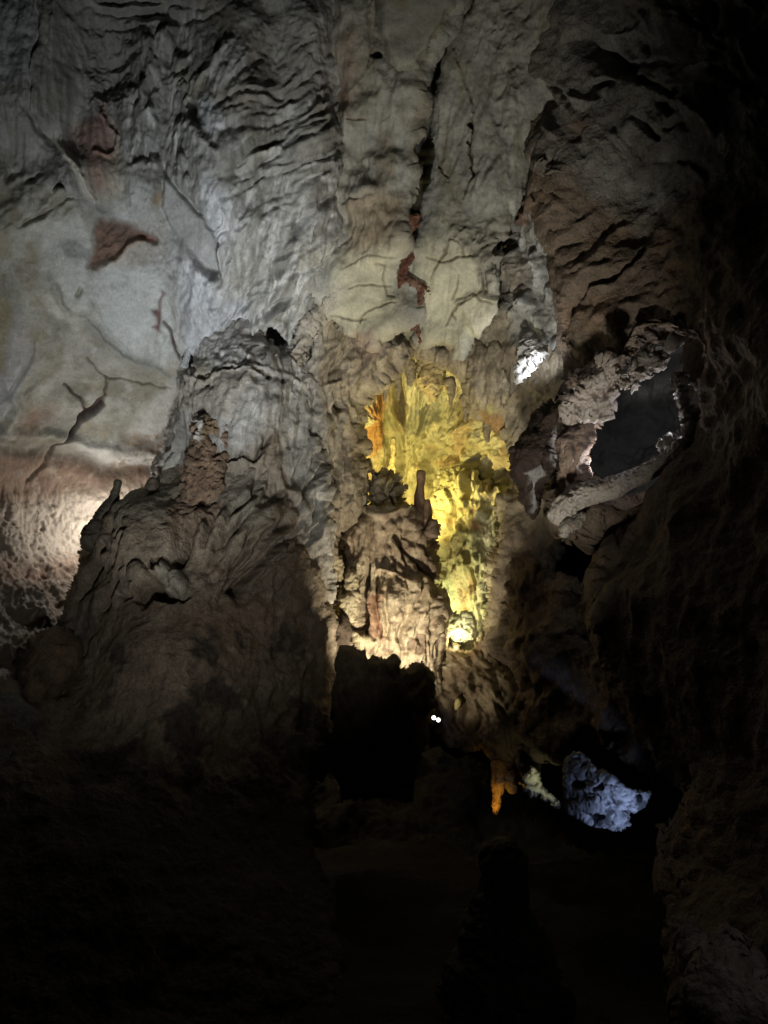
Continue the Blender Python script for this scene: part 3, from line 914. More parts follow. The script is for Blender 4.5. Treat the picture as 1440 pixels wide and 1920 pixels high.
def d_slab_r(S):
    S.rough(1, .9, .12, 3, 1)
    S.rough(1, 3.5, .02, 4, 2)
    S.ribs(1, 86, .24, .06, 7, .8, 8)
    S.rough(1, 9, .018, 4, 9, st=(1.6, 1, .4), ridged=True)
    S.hatch([(800, 180), (1000, 0), (960, 360), (790, 420)], 30, 86, (60, 220), (4, 10), (-.045, .045), 'g', 10)
    S.paint(1 + 0 * S.px, (.35, .35, .32), 1)
    S.mottle(2.5, (.25, .22, .15), .1, .5, .6, 7, st=(2.5, 1, .3))
    S.mottle(1.5, (.27, .26, .22), 0, .5, .7, 1)
    S.mottle(3.6, (.45, .45, .40), .1, .6, .6, 2)
    S.bump(935, 320, 50, 60, .10)
    right = S.mask([(930, -420), (1060, -420), (1010, 0), (985, 150), (965, 260), (930, 200), (910, 60)], 30)
    S.rough(right, 4, .05, 4, 4, ridged=True)
    S.hatch([(930, 0), (1000, 0), (970, 240), (930, 240)], 24, 70, (20, 60), (4, 8), (-.06, .05), 'g', 30)
    body = S.mask([(775, 470), (830, 450), (850, 400), (900, 470), (935, 560), (925, 600), (880, 640), (820, 640), (778, 560)], 50)
    S.disp *= 1 - .55 * body
    S.paint(body, (.54, .52, .40), .9)  # own cream tone plus painted yellow alcove glow on the lower end
    S.mottle(3, (.37, .36, .26), .05, .5, .6, 4, m=body)
    knee = S.mask([(858, 570), (880, 548), (905, 545), (936, 560), (932, 592), (900, 626), (886, 622), (875, 600)], 12)
    S.disp += .07 * knee
    S.paint(knee, (.56, .53, .41), .7)
    slab_cracks(S, [[(858, 90), (866, 130), (878, 180), (884, 210)], [(884, 330), (872, 345), (866, 370)], [(815, 280), (824, 305), (838, 330)],
                    [(838, 440), (832, 470), (820, 490), (808, 520)], [(838, 445), (855, 452), (865, 465), (865, 482), (820, 492), (800, 480)],
                    [(865, 482), (880, 480)], [(858, 560), (872, 555), (890, 545), (910, 560), (925, 566)], [(895, 548), (910, 530)],
                    [(845, 592), (862, 568), (890, 552)], [(836, 612), (846, 590), (852, 600)], [(858, 518), (860, 540), (850, 560)]], 2.2, -.035)
    S.stroke([(880, 215), (882, 245), (876, 290), (886, 330)], 2.5, -.09, 'v', .2, (.08, .07, .05), .9)
    S.knob(878, 233, 6, 10, -.16)
    S.paint(S.blob(878, 233, 6, 11), DARK, .95)
    S.knob(876, 262, 4, 8, -.10)
    S.stroke([(780, 330), (790, 250), (800, 190)], 18, -.10, 'g', .2)
    # rough brown patch on its right shoulder
    pt = S.mask([(838, 405), (865, 395), (890, 420), (950, 410), (955, 470), (935, 520), (910, 540), (890, 500), (872, 470), (842, 445)], 10)
    S.paint(pt, (.25, .235, .195), .85)
    S.rough(pt, 6, .05, 4, 6, ridged=True)
    S.hatch([(868, 430), (950, 420), (930, 530), (890, 490)], 30, 70, (16, 44), (3, 6), (-.08, .05), 'g', 25)
    S.stroke([(912, 540), (908, 510)], 3, -.1, 'g', .3)
    S.stroke([(905, 626), (935, 596), (941, 560)], 6, -.05, 'g', .3)
    S.stroke([(775, 690), (800, 648), (850, 660)], 8, -.05, 'g', .3, (.30, .24, .14), .6)


s2 = rock('hanging_slab', [(905, -420), (1180, -420), (1130, 0), (1110, 120), (1080, 250), (1000, 340), (960, 420), (940, 450), (945, 520), (945, 560),
                           (938, 592), (918, 612), (902, 630), (889, 628), (884, 652), (869, 676), (852, 669), (835, 652), (800, 645), (782, 634),
                           (772, 600), (773, 560), (768, 520), (776, 470), (792, 420), (792, 300), (803, 200), (832, 100), (876, 0)],
          [(905, -420, 6.2), (1080, -420, 6.0), (880, 0, 7.3), (1020, 0, 7.1), (800, 300, 7.75), (960, 300, 7.6), (790, 480, 7.85), (940, 480, 7.7), (790, 620, 8.3), (870, 660, 8.15), (930, 580, 7.9)],
          d_slab_r, (.40, .395, .34), M_LIME, curl=(24, .24), edge=(3, 30), step=2.1, back=.9,
          label='cracked cream slab with a rounded knee hanging right of the dark ceiling fissure', cat='rock slab')


def d_vein(S):
    S.rough(1, 8, .02, 4, 1, ridged=True)
    S.mottle(9, (.10, .04, .03), 0, .4, .8, 1)
    S.mottle(6, (.33, .22, .17), .1, .5, .7, 2)


for k, (pl, dd) in enumerate([([(752, 445), (762, 440), (768, 462), (778, 468), (776, 490), (768, 505), (760, 530), (748, 545), (742, 540), (748, 505)], 7.86),
                              ([(762, 402), (770, 400), (792, 400), (785, 425), (775, 436), (768, 440), (762, 430)], 7.78),
                              ([(760, 514), (774, 518), (790, 528), (808, 545), (806, 552), (794, 542), (796, 562), (788, 578), (782, 572), (784, 545), (770, 538), (760, 526)], 7.92),
                              ([(766, 592), (776, 598), (790, 596), (792, 606), (786, 612), (792, 640), (786, 645), (780, 615), (770, 622), (764, 606)], 8.12)]):
    rock('clay_vein', pl, [(pl[0][0], pl[0][1], dd), (pl[3][0], pl[3][1], dd + .01), (pl[6][0], pl[6][1], dd + .02)], d_vein, (.16, .07, .045), M_CLAY,
         curl=(6, .05), edge=(3.0, 10), step=1.8, back=.08, parent=s2)


# ------------------------------------------------------------------ curtains left and right of the alcove
def d_curt_l(S):
    S.rough(1, 1.4, .10, 4, 1)
    S.ribs(1, 76, .14, .065, 10, .4, 1)
    S.rough(1, 7, .03, 4, 2, st=(1.5, 1, .4), ridged=True)
    S.hatch([(560, 640), (660, 600), (740, 660), (680, 730), (670, 800), (690, 960), (640, 1060), (570, 1060), (580, 850)], 110, 76, (30, 120), (3, 7), (-.09, .06), 'g', 16)
    S.hatch([(610, 640), (760, 650), (690, 735), (620, 740)], 40, 48, (30, 90), (3, 7), (-.06, .06), 'g', 18)
    S.hatch([(560, 640), (680, 640), (670, 1000), (570, 1000)], 30, 78, (40, 110), (5, 9), (.04, .09), 'lip', 12)
    S.stroke([(684, 742), (722, 716), (748, 690), (772, 664)], 9, .10, 'g', .2)
    S.rough(S.mask([(684, 746), (770, 650), (774, 690), (700, 745)], 14), 10, .05, 4, 6, ridged=True)
    S.knob(638, 762, 7, 13, -.22)
    S.paint(S.blob(638, 762, 7, 13), DARK, .9)
    S.stroke([(655, 760), (656, 790)], 5, -.08, 'g', .3)
    S.cells(S.mask([(600, 880), (660, 900), (670, 980), (620, 1020)], 20), .07, .05, 4)
    S.knob(618, 930, 10, 14, .1)
    S.paint(1 + 0 * S.px, (.30, .255, .19), 1)
    S.mottle(2.2, (.22, .175, .12), 0, .5, .7, 1, st=(1.6, 1, .6))
    S.mottle(4, (.48, .42, .32), .1, .6, .6, 2, st=(1.6, 1, .6))
    S.paint(S.mask([(540, 640), (600, 600), (600, 760), (612, 900), (560, 900), (545, 700)], 18), (.35, .345, .335), .7)
    S.paint(S.mask([(680, 744), (735, 705), (772, 664), (770, 690), (715, 730)], 8), (.46, .39, .20), .8)  # ridge painted yellow for the alcove lamp glow it catches
    S.paint(S.mask([(660, 640), (720, 620), (720, 660), (680, 690)], 20), (.30, .20, .16), .5)


rock('flowstone_curtain', [(606, 568), (650, 590), (700, 600), (770, 628), (779, 658), (750, 690), (722, 716), (695, 732), (682, 745), (676, 800), (680, 860),
                           (692, 930), (690, 960), (664, 985), (648, 1010), (640, 1060), (630, 1130), (560, 1130), (555, 980), (565, 880), (555, 760), (545, 690), (572, 630)],
     [(606, 568, 8.35), (770, 635, 8.75), (690, 735, 8.75), (560, 700, 8.35), (620, 800, 8.45), (680, 860, 8.9), (690, 950, 9.0), (570, 960, 8.5), (630, 1100, 8.8), (560, 1120, 8.6)],
     d_curt_l, (.36, .31, .235), M_FLOW, curl=(30, .62), edge=(4, 20), step=2.0, back=.7,
     label='brown streaky flowstone curtain along the left side of the yellow alcove', cat='flowstone')


def d_curt_r(S):
    S.rough(1, 1.4, .12, 4, 1)
    up = S.mask([(945, 320), (1100, 280), (1090, 560), (1030, 640), (960, 640), (940, 540)], 24)
    S.rough(up, 4, .06, 4, 3, ridged=True)
    S.ribs(1 - up, 82, .12, .055, 10, .4, 1)
    S.rough(1, 8, .03, 4, 2, st=(1.5, 1, .4), ridged=True)
    S.hatch([(870, 640), (1040, 640), (1020, 960), (960, 900), (940, 800), (880, 760)], 90, 82, (30, 110), (2.5, 6), (-.06, .05), 'g', 14)
    S.hatch([(950, 380), (1040, 360), (1030, 600), (960, 620)], 60, 72, (20, 70), (4, 8), (-.10, .09), 'g', 26)
    S.hatch([(940, 980), (1040, 980), (1000, 1200), (920, 1200)], 50, 76, (30, 100), (4, 9), (-.10, .08), 'g', 18)
    for x, y, rx, ry, a in [(992, 420, 16, 30, 0), (1010, 500, 15, 40, 5), (985, 560, 18, 26, 10), (1000, 590, 20, 34, 8), (968, 500, 16, 34, 0), (1020, 440, 12, 30, 0)]:
        S.knob(x, y, rx, ry, .12, a)
    S.knob(980, 372, 8, 8, -.3)
    S.paint(1 + 0 * S.px, (.26, .22, .16), 1)
    S.mottle(2.4, (.19, .155, .11), 0, .5, .7, 1, st=(1.6, 1, .6))
    S.mottle(5, (.42, .37, .28), .1, .6, .6, 2, st=(1.6, 1, .6))
    S.paint(up, (.33, .33, .325), .85)
    S.mottle(4, (.22, .215, .20), 0, .5, .8, 3, m=up)
    S.mottle(4, (.46, .46, .45), .1, .5, .8, 6, m=up)
    S.paint(S.mask([(950, 370), (990, 375), (998, 420), (960, 420)], 10), (.22, .13, .09), .8)
    S.paint(S.mask([(960, 470), (995, 480), (990, 560), (950, 560)], 14), (.24, .195, .155), .6)
    S.paint(S.mask([(976, 560), (1015, 555), (1018, 640), (985, 640)], 10), (.47, .475, .48), .8)
    S.paint(S.mask([(895, 730), (930, 735), (950, 765), (920, 775)], 10), (.46, .40, .18), .8)
    S.paint(S.mask([(905, 765), (945, 775), (950, 810), (915, 800)], 8), (.34, .19, .06), .8)
    lw = S.mask([(900, 1000), (1060, 960), (1040, 1260), (900, 1260)], 40)
    S.paint(lw, (.22, .175, .13), .8)


rock('flowstone_curtain', [(772, 632), (860, 640), (905, 590), (942, 550), (946, 420), (955, 350), (1010, 310), (1060, 280), (1120, 400), (1110, 700), (1070, 800), (1060, 1000),
                           (1040, 1130), (1000, 1250), (955, 1280), (925, 1240), (910, 1190), (915, 1120), (925, 1060), (935, 1000), (922, 950), (932, 925), (955, 918),
                           (957, 850), (945, 808), (908, 792), (884, 768), (868, 732), (848, 706), (810, 692), (785, 676)],
     [(772, 635, 8.8), (860, 700, 8.75), (945, 560, 8.3), (950, 380, 8.0), (1050, 320, 7.7), (1090, 500, 7.7), (1060, 700, 7.9), (960, 800, 8.7), (1040, 900, 8.2),
      (930, 940, 8.9), (1000, 1050, 8.4), (920, 1150, 8.9), (960, 1250, 8.6)],
     d_curt_r, (.30, .255, .19), M_FLOW, curl=(28, .6), edge=(4, 20), step=2.0, back=.7,
     label='brown and grey fluted flowstone along the right side of the yellow alcove', cat='flowstone')


def d_drape(S):
    S.ribs(1, 88, .07, .045, 9, .5, 1)
    S.rough(1, 2, .05, 3, 2)
    S.hatch([(872, 640), (960, 640), (955, 770), (890, 760)], 40, 88, (50, 120), (2, 5), (-.05, .03), 'g', 5)
    S.mottle(3, (.42, .36, .26), 0, .5, .7, 1, st=(2, 1, .4))
    S.mottle(5, (.2, .16, .11), .1, .5, .6, 2, st=(2, 1, .4))


rock('drapery', [(868, 640), (890, 628), (915, 640), (930, 625), (950, 650), (958, 700), (955, 745), (935, 768), (915, 755), (905, 768), (885, 748), (874, 700)],
     [(868, 640, 8.55), (950, 650, 8.3), (955, 740, 8.35), (890, 745, 8.5), (915, 700, 8.3)], d_drape, (.33, .28, .205), M_FLOW,
     curl=(16, .2), edge=(3, 14), step=1.8, back=.25, label='narrow vertically pleated stone drapery below the cracked cream slab', cat='drapery')


# ------------------------------------------------------------------ flowstone column and clay mound left of the alcove
def d_column(S):
    S.bump(450, 760, 90, 140, .32)
    S.bump(580, 900, 40, 150, .12)
    S.rough(1, 1.2, .09, 4, 1)
    S.ribs(1, 86, .09, .065, 12, .3, 1)
    S.rough(S.mask([(320, 600), (600, 600), (590, 720), (320, 720)], 24), 5, .05, 4, 3, ridged=True)
    S.rough(1, 11, .022, 4, 4, st=(1.5, 1, .4), ridged=True)
    # capping apron
    S.stroke([(345, 700), (390, 720), (420, 712), (455, 712), (478, 728)], 6, .05, 'lip', .2)
    S.hatch([(330, 670), (570, 670), (570, 735), (340, 725)], 44, 120, (20, 60), (4, 8), (-.07, .07), 'g', 40)
    S.hatch([(340, 690), (420, 700), (420, 800), (340, 800)], 40, 84, (30, 90), (3, 6), (-.05, .05), 'g', 8)
    S.hatch([(430, 720), (560, 720), (560, 880), (430, 870)], 80, 80, (30, 110), (3, 6), (-.06, .05), 'g', 8)
    S.hatch([(540, 820), (610, 820), (620, 1000), (545, 980)], 50, 66, (40, 110), (3, 7), (-.10, .07), 'g', 9)
    S.hatch([(540, 1000), (600, 990), (610, 1060), (545, 1050)], 18, 80, (20, 60), (3, 6), (-.05, .05), 'g', 20)
    S.hatch([(560, 700), (600, 760), (600, 900), (580, 880)], 26, 100, (14, 40), (3, 7), (-.09, .09), 'g', 40)
    S.stroke([(560, 925), (572, 905), (585, 885), (592, 870)], 5, -.14, 'g', .3)
    S.stroke([(474, 872), (486, 850), (500, 825)], 4, -.14, 'g', .4, (.12, .10, .08), .7)
    S.stroke([(573, 745), (580, 780), (574, 805), (578, 822)], 4, -.10, 'g', .3)
    S.stroke([(425, 880), (440, 872), (460, 870), (478, 874), (492, 850)], 9, .07, 'lip', .2)
    S.stroke([(518, 720), (512, 730)], 3, -.08, 'g', .2)
    S.stroke([(487, 733), (492, 722)], 3, -.08, 'g', .2)
    S.knob(397, 719, 8, 4, -.12)
    S.stroke([(352, 780), (340, 840), (318, 870), (300, 910)], 9, .08, 'g', .3, PALE, .5)
    S.stroke([(332, 720), (330, 790), (318, 850)], 7, -.05, 'g', .3)
    S.stroke([(515, 870), (505, 890), (520, 925), (545, 930), (560, 960)], 9, .07, 'g', .3)
    S.paint(1 + 0 * S.px, (.385, .375, .355), 1)
    S.mottle(2, (.27, .255, .235), 0, .5, .7, 1, st=(2.2, 1, .5))
    S.mottle(5, (.50, .49, .475), .1, .5, .6, 2, st=(2.2, 1, .5))
    S.paint(S.mask([(350, 690), (420, 705), (470, 715), (450, 800), (380, 790), (345, 760)], 24), (.335, .295, .235), .7)
    S.paint(S.blob(398, 700, 14, 30, 20), (.29, .26, .17), .5)
    S.paint(S.mask([(430, 860), (510, 840), (560, 930), (600, 1060), (640, 1160), (300, 1160), (290, 900), (350, 900)], 30), (.27, .225, .175), .85)
    S.paint(S.mask([(542, 940), (590, 960), (605, 1040), (560, 1050)], 16), (.31, .305, .29), .7)
    S.paint(S.mask([(560, 700), (580, 700), (595, 760), (575, 760)], 10), (.34, .26, .22), .6)
    S.paint(S.blob(505, 840, 20, 28, -30), (.26, .20, .145), .7)


colm = rock('flowstone_column', [(336, 690), (346, 655), (352, 690), (362, 700), (374, 692), (378, 640), (400, 606), (440, 592), (476, 606), (490, 650), (500, 676), (535, 680), (548, 655), (562, 650), (572, 690), (580, 740), (590, 800), (600, 870), (613, 950), (622, 1030), (628, 1110),
                                 (600, 1200), (420, 1180), (330, 1040), (304, 960), (296, 908), (308, 870), (324, 800), (331, 740)],
            [(338, 672, 8.5), (440, 595, 8.3), (450, 660, 8.25), (556, 690, 8.45), (450, 780, 8.05), (590, 800, 8.5), (330, 760, 8.5), (300, 930, 8.5), (620, 1050, 8.3), (450, 950, 7.75), (450, 1180, 7.7), (330, 1040, 8.0)],
            d_column, (.385, .375, .355), M_FLOW, curl=(22, .26), edge=(3, 22), step=1.9, back=.7,
            label='broad pale grey fluted flowstone column left of the yellow alcove', cat='flowstone')


def d_crust(S):
    S.cells(1, .06, .035, 1, warp=.9)
    S.cells(1, .03, .02, 2, warp=.9)
    S.rough(1, 12, .05, 4, 3, ridged=True)
    S.mottle(8, (.13, .085, .06), 0, .4, .8, 1)
    S.mottle(5, (.34, .25, .18), .1, .5, .7, 2)
    S.paint(S.blob(395, 808, 30, 22), (.29, .21, .12), .7)
    S.stroke([(400, 820), (412, 834), (408, 850)], 6, -.10, 'g', .2, (.12, .07, .06), .8)
    S.stroke([(372, 796), (374, 812), (378, 828)], 3, .05, 'g', .3, (.62, .60, .55), .95, 1.4)


rock('mineral_crust', [(392, 790), (420, 786), (426, 820), (424, 850), (415, 885), (412, 925), (395, 950), (372, 960), (345, 958), (345, 930), (352, 880), (364, 840), (368, 800)],
     [(395, 790, 7.86), (425, 830, 7.84), (350, 950, 7.80), (410, 930, 7.72), (375, 860, 7.76)], d_crust, (.24, .165, .115), M_CLAY,
     curl=(12, .08), edge=(8, 14), step=1.7, back=.1, parent=colm)
colm.children[0]['label'] = 'rusty brown knobbly crust'


def d_mound(S):
    S.bump(480, 960, 70, 100, .25)
    S.bump(260, 1010, 90, 80, .18)
    S.rough(1, 1.0, .13, 4, 1)
    S.rough(1, 3, .035, 4, 2)
    S.rough(1, 10, .016, 4, 5, ridged=True)
    S.rough(S.mask([(330, 1180), (600, 1130), (600, 1480), (200, 1480)], 60), 4, .06, 4, 6, ridged=True)
    # hair-like folds sweeping down left
    fol = [(450, 930), (535, 900), (552, 1000), (540, 1060), (490, 1110), (440, 1100), (440, 1040), (410, 1080), (380, 1060), (440, 990)]
    S.ribs(S.mask(fol, 20), 56, .10, .055, 6, .6, 3)
    S.hatch(fol, 40, 56, (50, 130), (4, 8), (-.12, -.04), 'g', 6)
    for p, w, h in [([(535, 1010), (505, 1050), (470, 1085), (440, 1105)], 8, -.26), ([(520, 985), (490, 1030), (455, 1070), (440, 1100)], 6, -.16),
                    ([(475, 1000), (455, 1040), (440, 1060), (430, 1078)], 5, -.14), ([(548, 990), (530, 1040), (500, 1075), (470, 1100)], 6, -.14),
                    ([(455, 985), (435, 1010), (405, 1030)], 5, -.12), ([(412, 970), (395, 1000), (380, 1030)], 5, -.12),
                    ([(365, 985), (350, 1020), (332, 1055)], 9, -.26), ([(345, 985), (335, 1020), (322, 1050)], 5, -.1), ([(505, 900), (480, 940), (465, 965)], 5, -.07)]:
        S.stroke(p, w, h, 'g', .4)
    for p, w, h in [([(380, 975), (385, 1000), (372, 1040)], 10, .10), ([(425, 975), (405, 1010), (390, 1045)], 9, .10), ([(515, 1000), (480, 1045), (450, 1080)], 6, .10),
                    ([(540, 1020), (505, 1065), (470, 1095)], 6, .10), ([(490, 995), (465, 1035), (448, 1070)], 6, .09)]:
        S.stroke(p, w, h, 'g', .4)
    S.rough(S.mask([(325, 940), (420, 930), (410, 990), (330, 1040), (310, 1010)], 16), 8, .05, 4, 7, ridged=True)
    S.hatch([(150, 1000), (250, 1000), (240, 1150), (110, 1170)], 34, 62, (50, 140), (5, 10), (-.06, .06), 'g', 8)
    S.hatch([(210, 980), (260, 1000), (250, 1080), (200, 1070)], 16, 40, (30, 60), (4, 7), (-.12, .06), 'g', 20)
    S.stroke([(228, 1022), (245, 1010), (252, 1015), (240, 1034)], 4, -.14, 'g', .2)
    S.stroke([(200, 1030), (188, 1060), (168, 1090), (150, 1120)], 4, -.16, 'g', .2)
    S.stroke([(230, 1070), (215, 1105), (200, 1150)], 5, -.07, 'g', .2)
    S.hatch([(430, 1080), (600, 1060), (620, 1200), (470, 1220)], 26, 70, (40, 120), (5, 10), (-.06, .06), 'g', 20)
    S.hatch([(100, 1140), (600, 1140), (590, 1480), (100, 1480)], 60, 70, (60, 180), (7, 14), (-.06, .06), 'g', 20)
    # hollow with a knuckled boss
    hol = S.mask([(252, 1124), (262, 1102), (285, 1090), (300, 1088), (312, 1108), (335, 1118), (325, 1130), (290, 1128), (268, 1138)], 6)
    S.disp -= .38 * hol
    for x, y, rx, ry, h in [(306, 1078, 10, 12, .14), (318, 1070, 9, 14, .14), (300, 1086, 8, 8, .12), (340, 1090, 19, 27, .14), (306, 1112, 5, 14, .2), (265, 1080, 22, 16, .1), (258, 1105, 12, 12, .08)]:
        S.knob(x, y, rx, ry, h)
    S.stroke([(330, 1108), (345, 1120), (358, 1110)], 5, -.14, 'g', .2)
    S.stroke([(245, 1118), (235, 1124), (228, 1118)], 4, -.08, 'g', .3)
    # colours
    S.paint(1 + 0 * S.px, (.245, .20, .15), 1)
    S.mottle(1.5, (.16, .125, .09), 0, .5, .7, 1)
    S.mottle(3.6, (.31, .265, .205), .1, .5, .6, 2)
    S.paint(S.mask([(330, 800), (640, 800), (640, 1000), (540, 960), (440, 930), (330, 930)], 80), (.31, .285, .25), .7)
    S.paint(S.mask([(240, 925), (330, 900), (320, 980), (230, 1000)], 24), (.27, .255, .20), .7)
    S.paint(S.blob(460, 960, 40, 40), (.27, .25, .20), .7)
    S.paint(S.mask([(170, 1090), (210, 1060), (190, 1130), (140, 1160), (120, 1150)], 16), (.25, .23, .18), .6)
    S.paint(S.mask([(100, 1150), (190, 1130), (170, 1200), (100, 1200)], 20), (.22, .22, .21), .7)
    S.paint(S.mask([(300, 1060), (355, 1060), (360, 1120), (320, 1125)], 10), (.31, .285, .235), .8)
    S.paint(S.mask([(330, 950), (420, 940), (400, 990), (320, 1010)], 14), (.22, .155, .11), .7)
    S.paint(S.mask([(340, 1160), (480, 1120), (520, 1200), (460, 1240), (360, 1230)], 40), (.22, .16, .11), .6)
    S.paint(S.mask([(-400, 1500), (60, 1480), (300, 1450), (640, 1500), (700, 2400), (-400, 2400)], 130), (.065, .052, .04), .95)  # blackness of the unlit mound foot put into the colour
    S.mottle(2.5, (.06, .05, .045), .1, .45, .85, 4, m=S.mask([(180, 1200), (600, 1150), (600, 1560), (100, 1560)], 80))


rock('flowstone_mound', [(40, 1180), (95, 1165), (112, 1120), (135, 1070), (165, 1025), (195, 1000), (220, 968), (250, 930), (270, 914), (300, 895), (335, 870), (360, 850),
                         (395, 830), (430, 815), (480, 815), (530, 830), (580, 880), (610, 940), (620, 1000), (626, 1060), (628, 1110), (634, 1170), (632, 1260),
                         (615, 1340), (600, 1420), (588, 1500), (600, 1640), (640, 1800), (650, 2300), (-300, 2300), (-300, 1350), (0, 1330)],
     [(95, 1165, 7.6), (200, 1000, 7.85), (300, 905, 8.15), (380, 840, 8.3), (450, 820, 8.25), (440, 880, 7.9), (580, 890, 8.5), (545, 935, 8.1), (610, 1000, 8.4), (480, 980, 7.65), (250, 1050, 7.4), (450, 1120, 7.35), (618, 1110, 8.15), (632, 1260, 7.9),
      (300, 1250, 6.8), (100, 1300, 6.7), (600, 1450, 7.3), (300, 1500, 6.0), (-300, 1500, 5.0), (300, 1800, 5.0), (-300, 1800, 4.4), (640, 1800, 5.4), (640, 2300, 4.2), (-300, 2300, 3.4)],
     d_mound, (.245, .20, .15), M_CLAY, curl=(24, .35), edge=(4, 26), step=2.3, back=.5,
     label='large brown clay-stained flowstone mound with diagonal folds below the pale column', cat='flowstone')


def d_boulder(S):
    S.rough(1, 2, .08, 4, 1)
    S.rough(1, 8, .012, 4, 2)
    S.mottle(3, (.13, .10, .075), 0, .5, .8, 1)
    S.mottle(3, (.25, .18, .12), .1, .5, .7, 2)


rock('boulder', [(52, 1200), (90, 1182), (130, 1180), (158, 1195), (163, 1225), (152, 1262), (120, 1298), (85, 1330), (50, 1350), (20, 1330), (28, 1260)],
     [(90, 1182, 7.1), (160, 1220, 7.0), (110, 1300, 6.6), (30, 1330, 6.4), (90, 1240, 6.7)], d_boulder, (.20, .145, .10), M_CLAY, curl=(34, .4), edge=(3, 30), step=2.4, back=.6,
     label='rounded brown boulder low on the left, below the rusty slope', cat='boulder')
rock('boulder', [(118, 1312), (150, 1278), (178, 1262), (188, 1290), (178, 1330), (150, 1362), (110, 1385), (95, 1360)],
     [(118, 1312, 6.8), (180, 1270, 6.8), (150, 1360, 6.4), (100, 1380, 6.4)], d_boulder, (.17, .135, .10), M_CLAY, curl=(26, .35), edge=(3, 24), step=2.6, back=.5,
     label='smaller dim boulder tucked below the rounded brown boulder', cat='boulder')
rock('boulder', [(-300, 1270), (-20, 1262), (60, 1290), (110, 1340), (120, 1420), (60, 1480), (-300, 1500)],
     [(-300, 1270, 5.2), (-20, 1262, 6.4), (110, 1360, 6.3), (60, 1480, 5.8), (-300, 1500, 4.6)], d_boulder, (.19, .185, .175), M_CLAY, curl=(50, .5), edge=(4, 40), step=3.5, back=.8,
     label='dim grey boulder cut off by the left edge of the picture', cat='boulder')

# knobbed stalagmites on the mound
spire('stalagmite', [(223, 897), (219, 915), (214, 938), (204, 962), (192, 985), (182, 1012), (176, 1036)], [8.5, 7.5, 10, 18, 24, 32, 38], [7.95, 7.95, 7.95, 7.93, 7.9, 7.85, 7.8],
      base=(.075, .06, .045), amp=.2, freq=7, label='leaning knob-topped stalagmite dark against the bright lamp-lit wall at left', cat='stalagmite')  # base darkened so the colour carries the shadow it stands in
spire('stalagmite', [(288, 893), (287, 905), (284, 925)], [8, 10, 15], 8.0, base=(.10, .08, .06), amp=.16, freq=8,
      label='short blunt stalagmite stub at the foot of the pale column, left', cat='stalagmite')
spire('stalactite', [(338, 846), (326, 862), (314, 880), (303, 912)], [9, 9, 8, 5], [8.35, 8.3, 8.28, 8.25], base=(.52, .51, .48), amp=.12, freq=9, ribs=.12,
      label='white-lit stalactite tongue hanging beside the short stub at left', cat='stalactite')

# stubby white pillars in and beside the dark niche
for pts, rad, lab in [([(494, 640), (492, 652), (487, 672)], [4, 5, 8], 'left one of the two pale stalagmite stubs in the dark ceiling niche'),
                      ([(509, 634), (507, 650), (505, 676)], [4.5, 5.5, 8], 'taller pale stalagmite stub standing mid-way in the dark ceiling niche'),
                      ([(522, 648), (521, 660), (519, 680)], [6, 8, 10], 'dim stalagmite stub at the back right of the dark ceiling niche')]:
    spire('stalagmite', pts, rad, 8.42 if 'dim' not in lab else 8.6, base=(.42, .41, .39), amp=.10, freq=9, label=lab, cat='stalagmite', group='stubs in the ceiling niche')


def d_rib(S):
    S.ribs(1, 60, .09, .10, 8, .5, 1)
    S.rough(1, 3, .06, 4, 2)
    S.rough(1, 12, .03, 4, 3, ridged=True)
    S.mottle(4, (.25, .21, .16), 0, .5, .7, 1)


rock('stone_pillar', [(632, 548), (606, 556), (582, 582), (560, 612), (546, 640), (538, 668), (516, 705), (572, 712), (568, 672), (578, 640), (596, 612), (616, 592), (640, 570)],
     [(625, 555, 8.1), (580, 600, 8.25), (552, 640, 8.3), (530, 700, 8.3), (600, 600, 8.3), (570, 700, 8.35)], d_rib, (.37, .34, .29), M_FLOW, curl=(13, .18), edge=(4, 12), step=1.7, back=.2,
     label='leaning pale stone rib on the right of the dark ceiling niche', cat='pillar')
spire('stone_pillar', [(366, 610), (360, 640), (350, 668), (343, 692)], [8, 5, 5, 9], 8.3, base=(.45, .45, .46), amp=.14, freq=6, ribs=.1,
      label='thin leaning white pillar over the pale column, by the red-edged crack', cat='pillar')
spire('stone_pillar', [(372, 600), (375, 640), (378, 668), (380, 690)], [9, 8, 8, 10], 8.3, base=(.45, .45, .46), amp=.14, freq=6, ribs=.1,
      label='thicker upright white pillar over the pale column, right of the leaning one', cat='pillar')


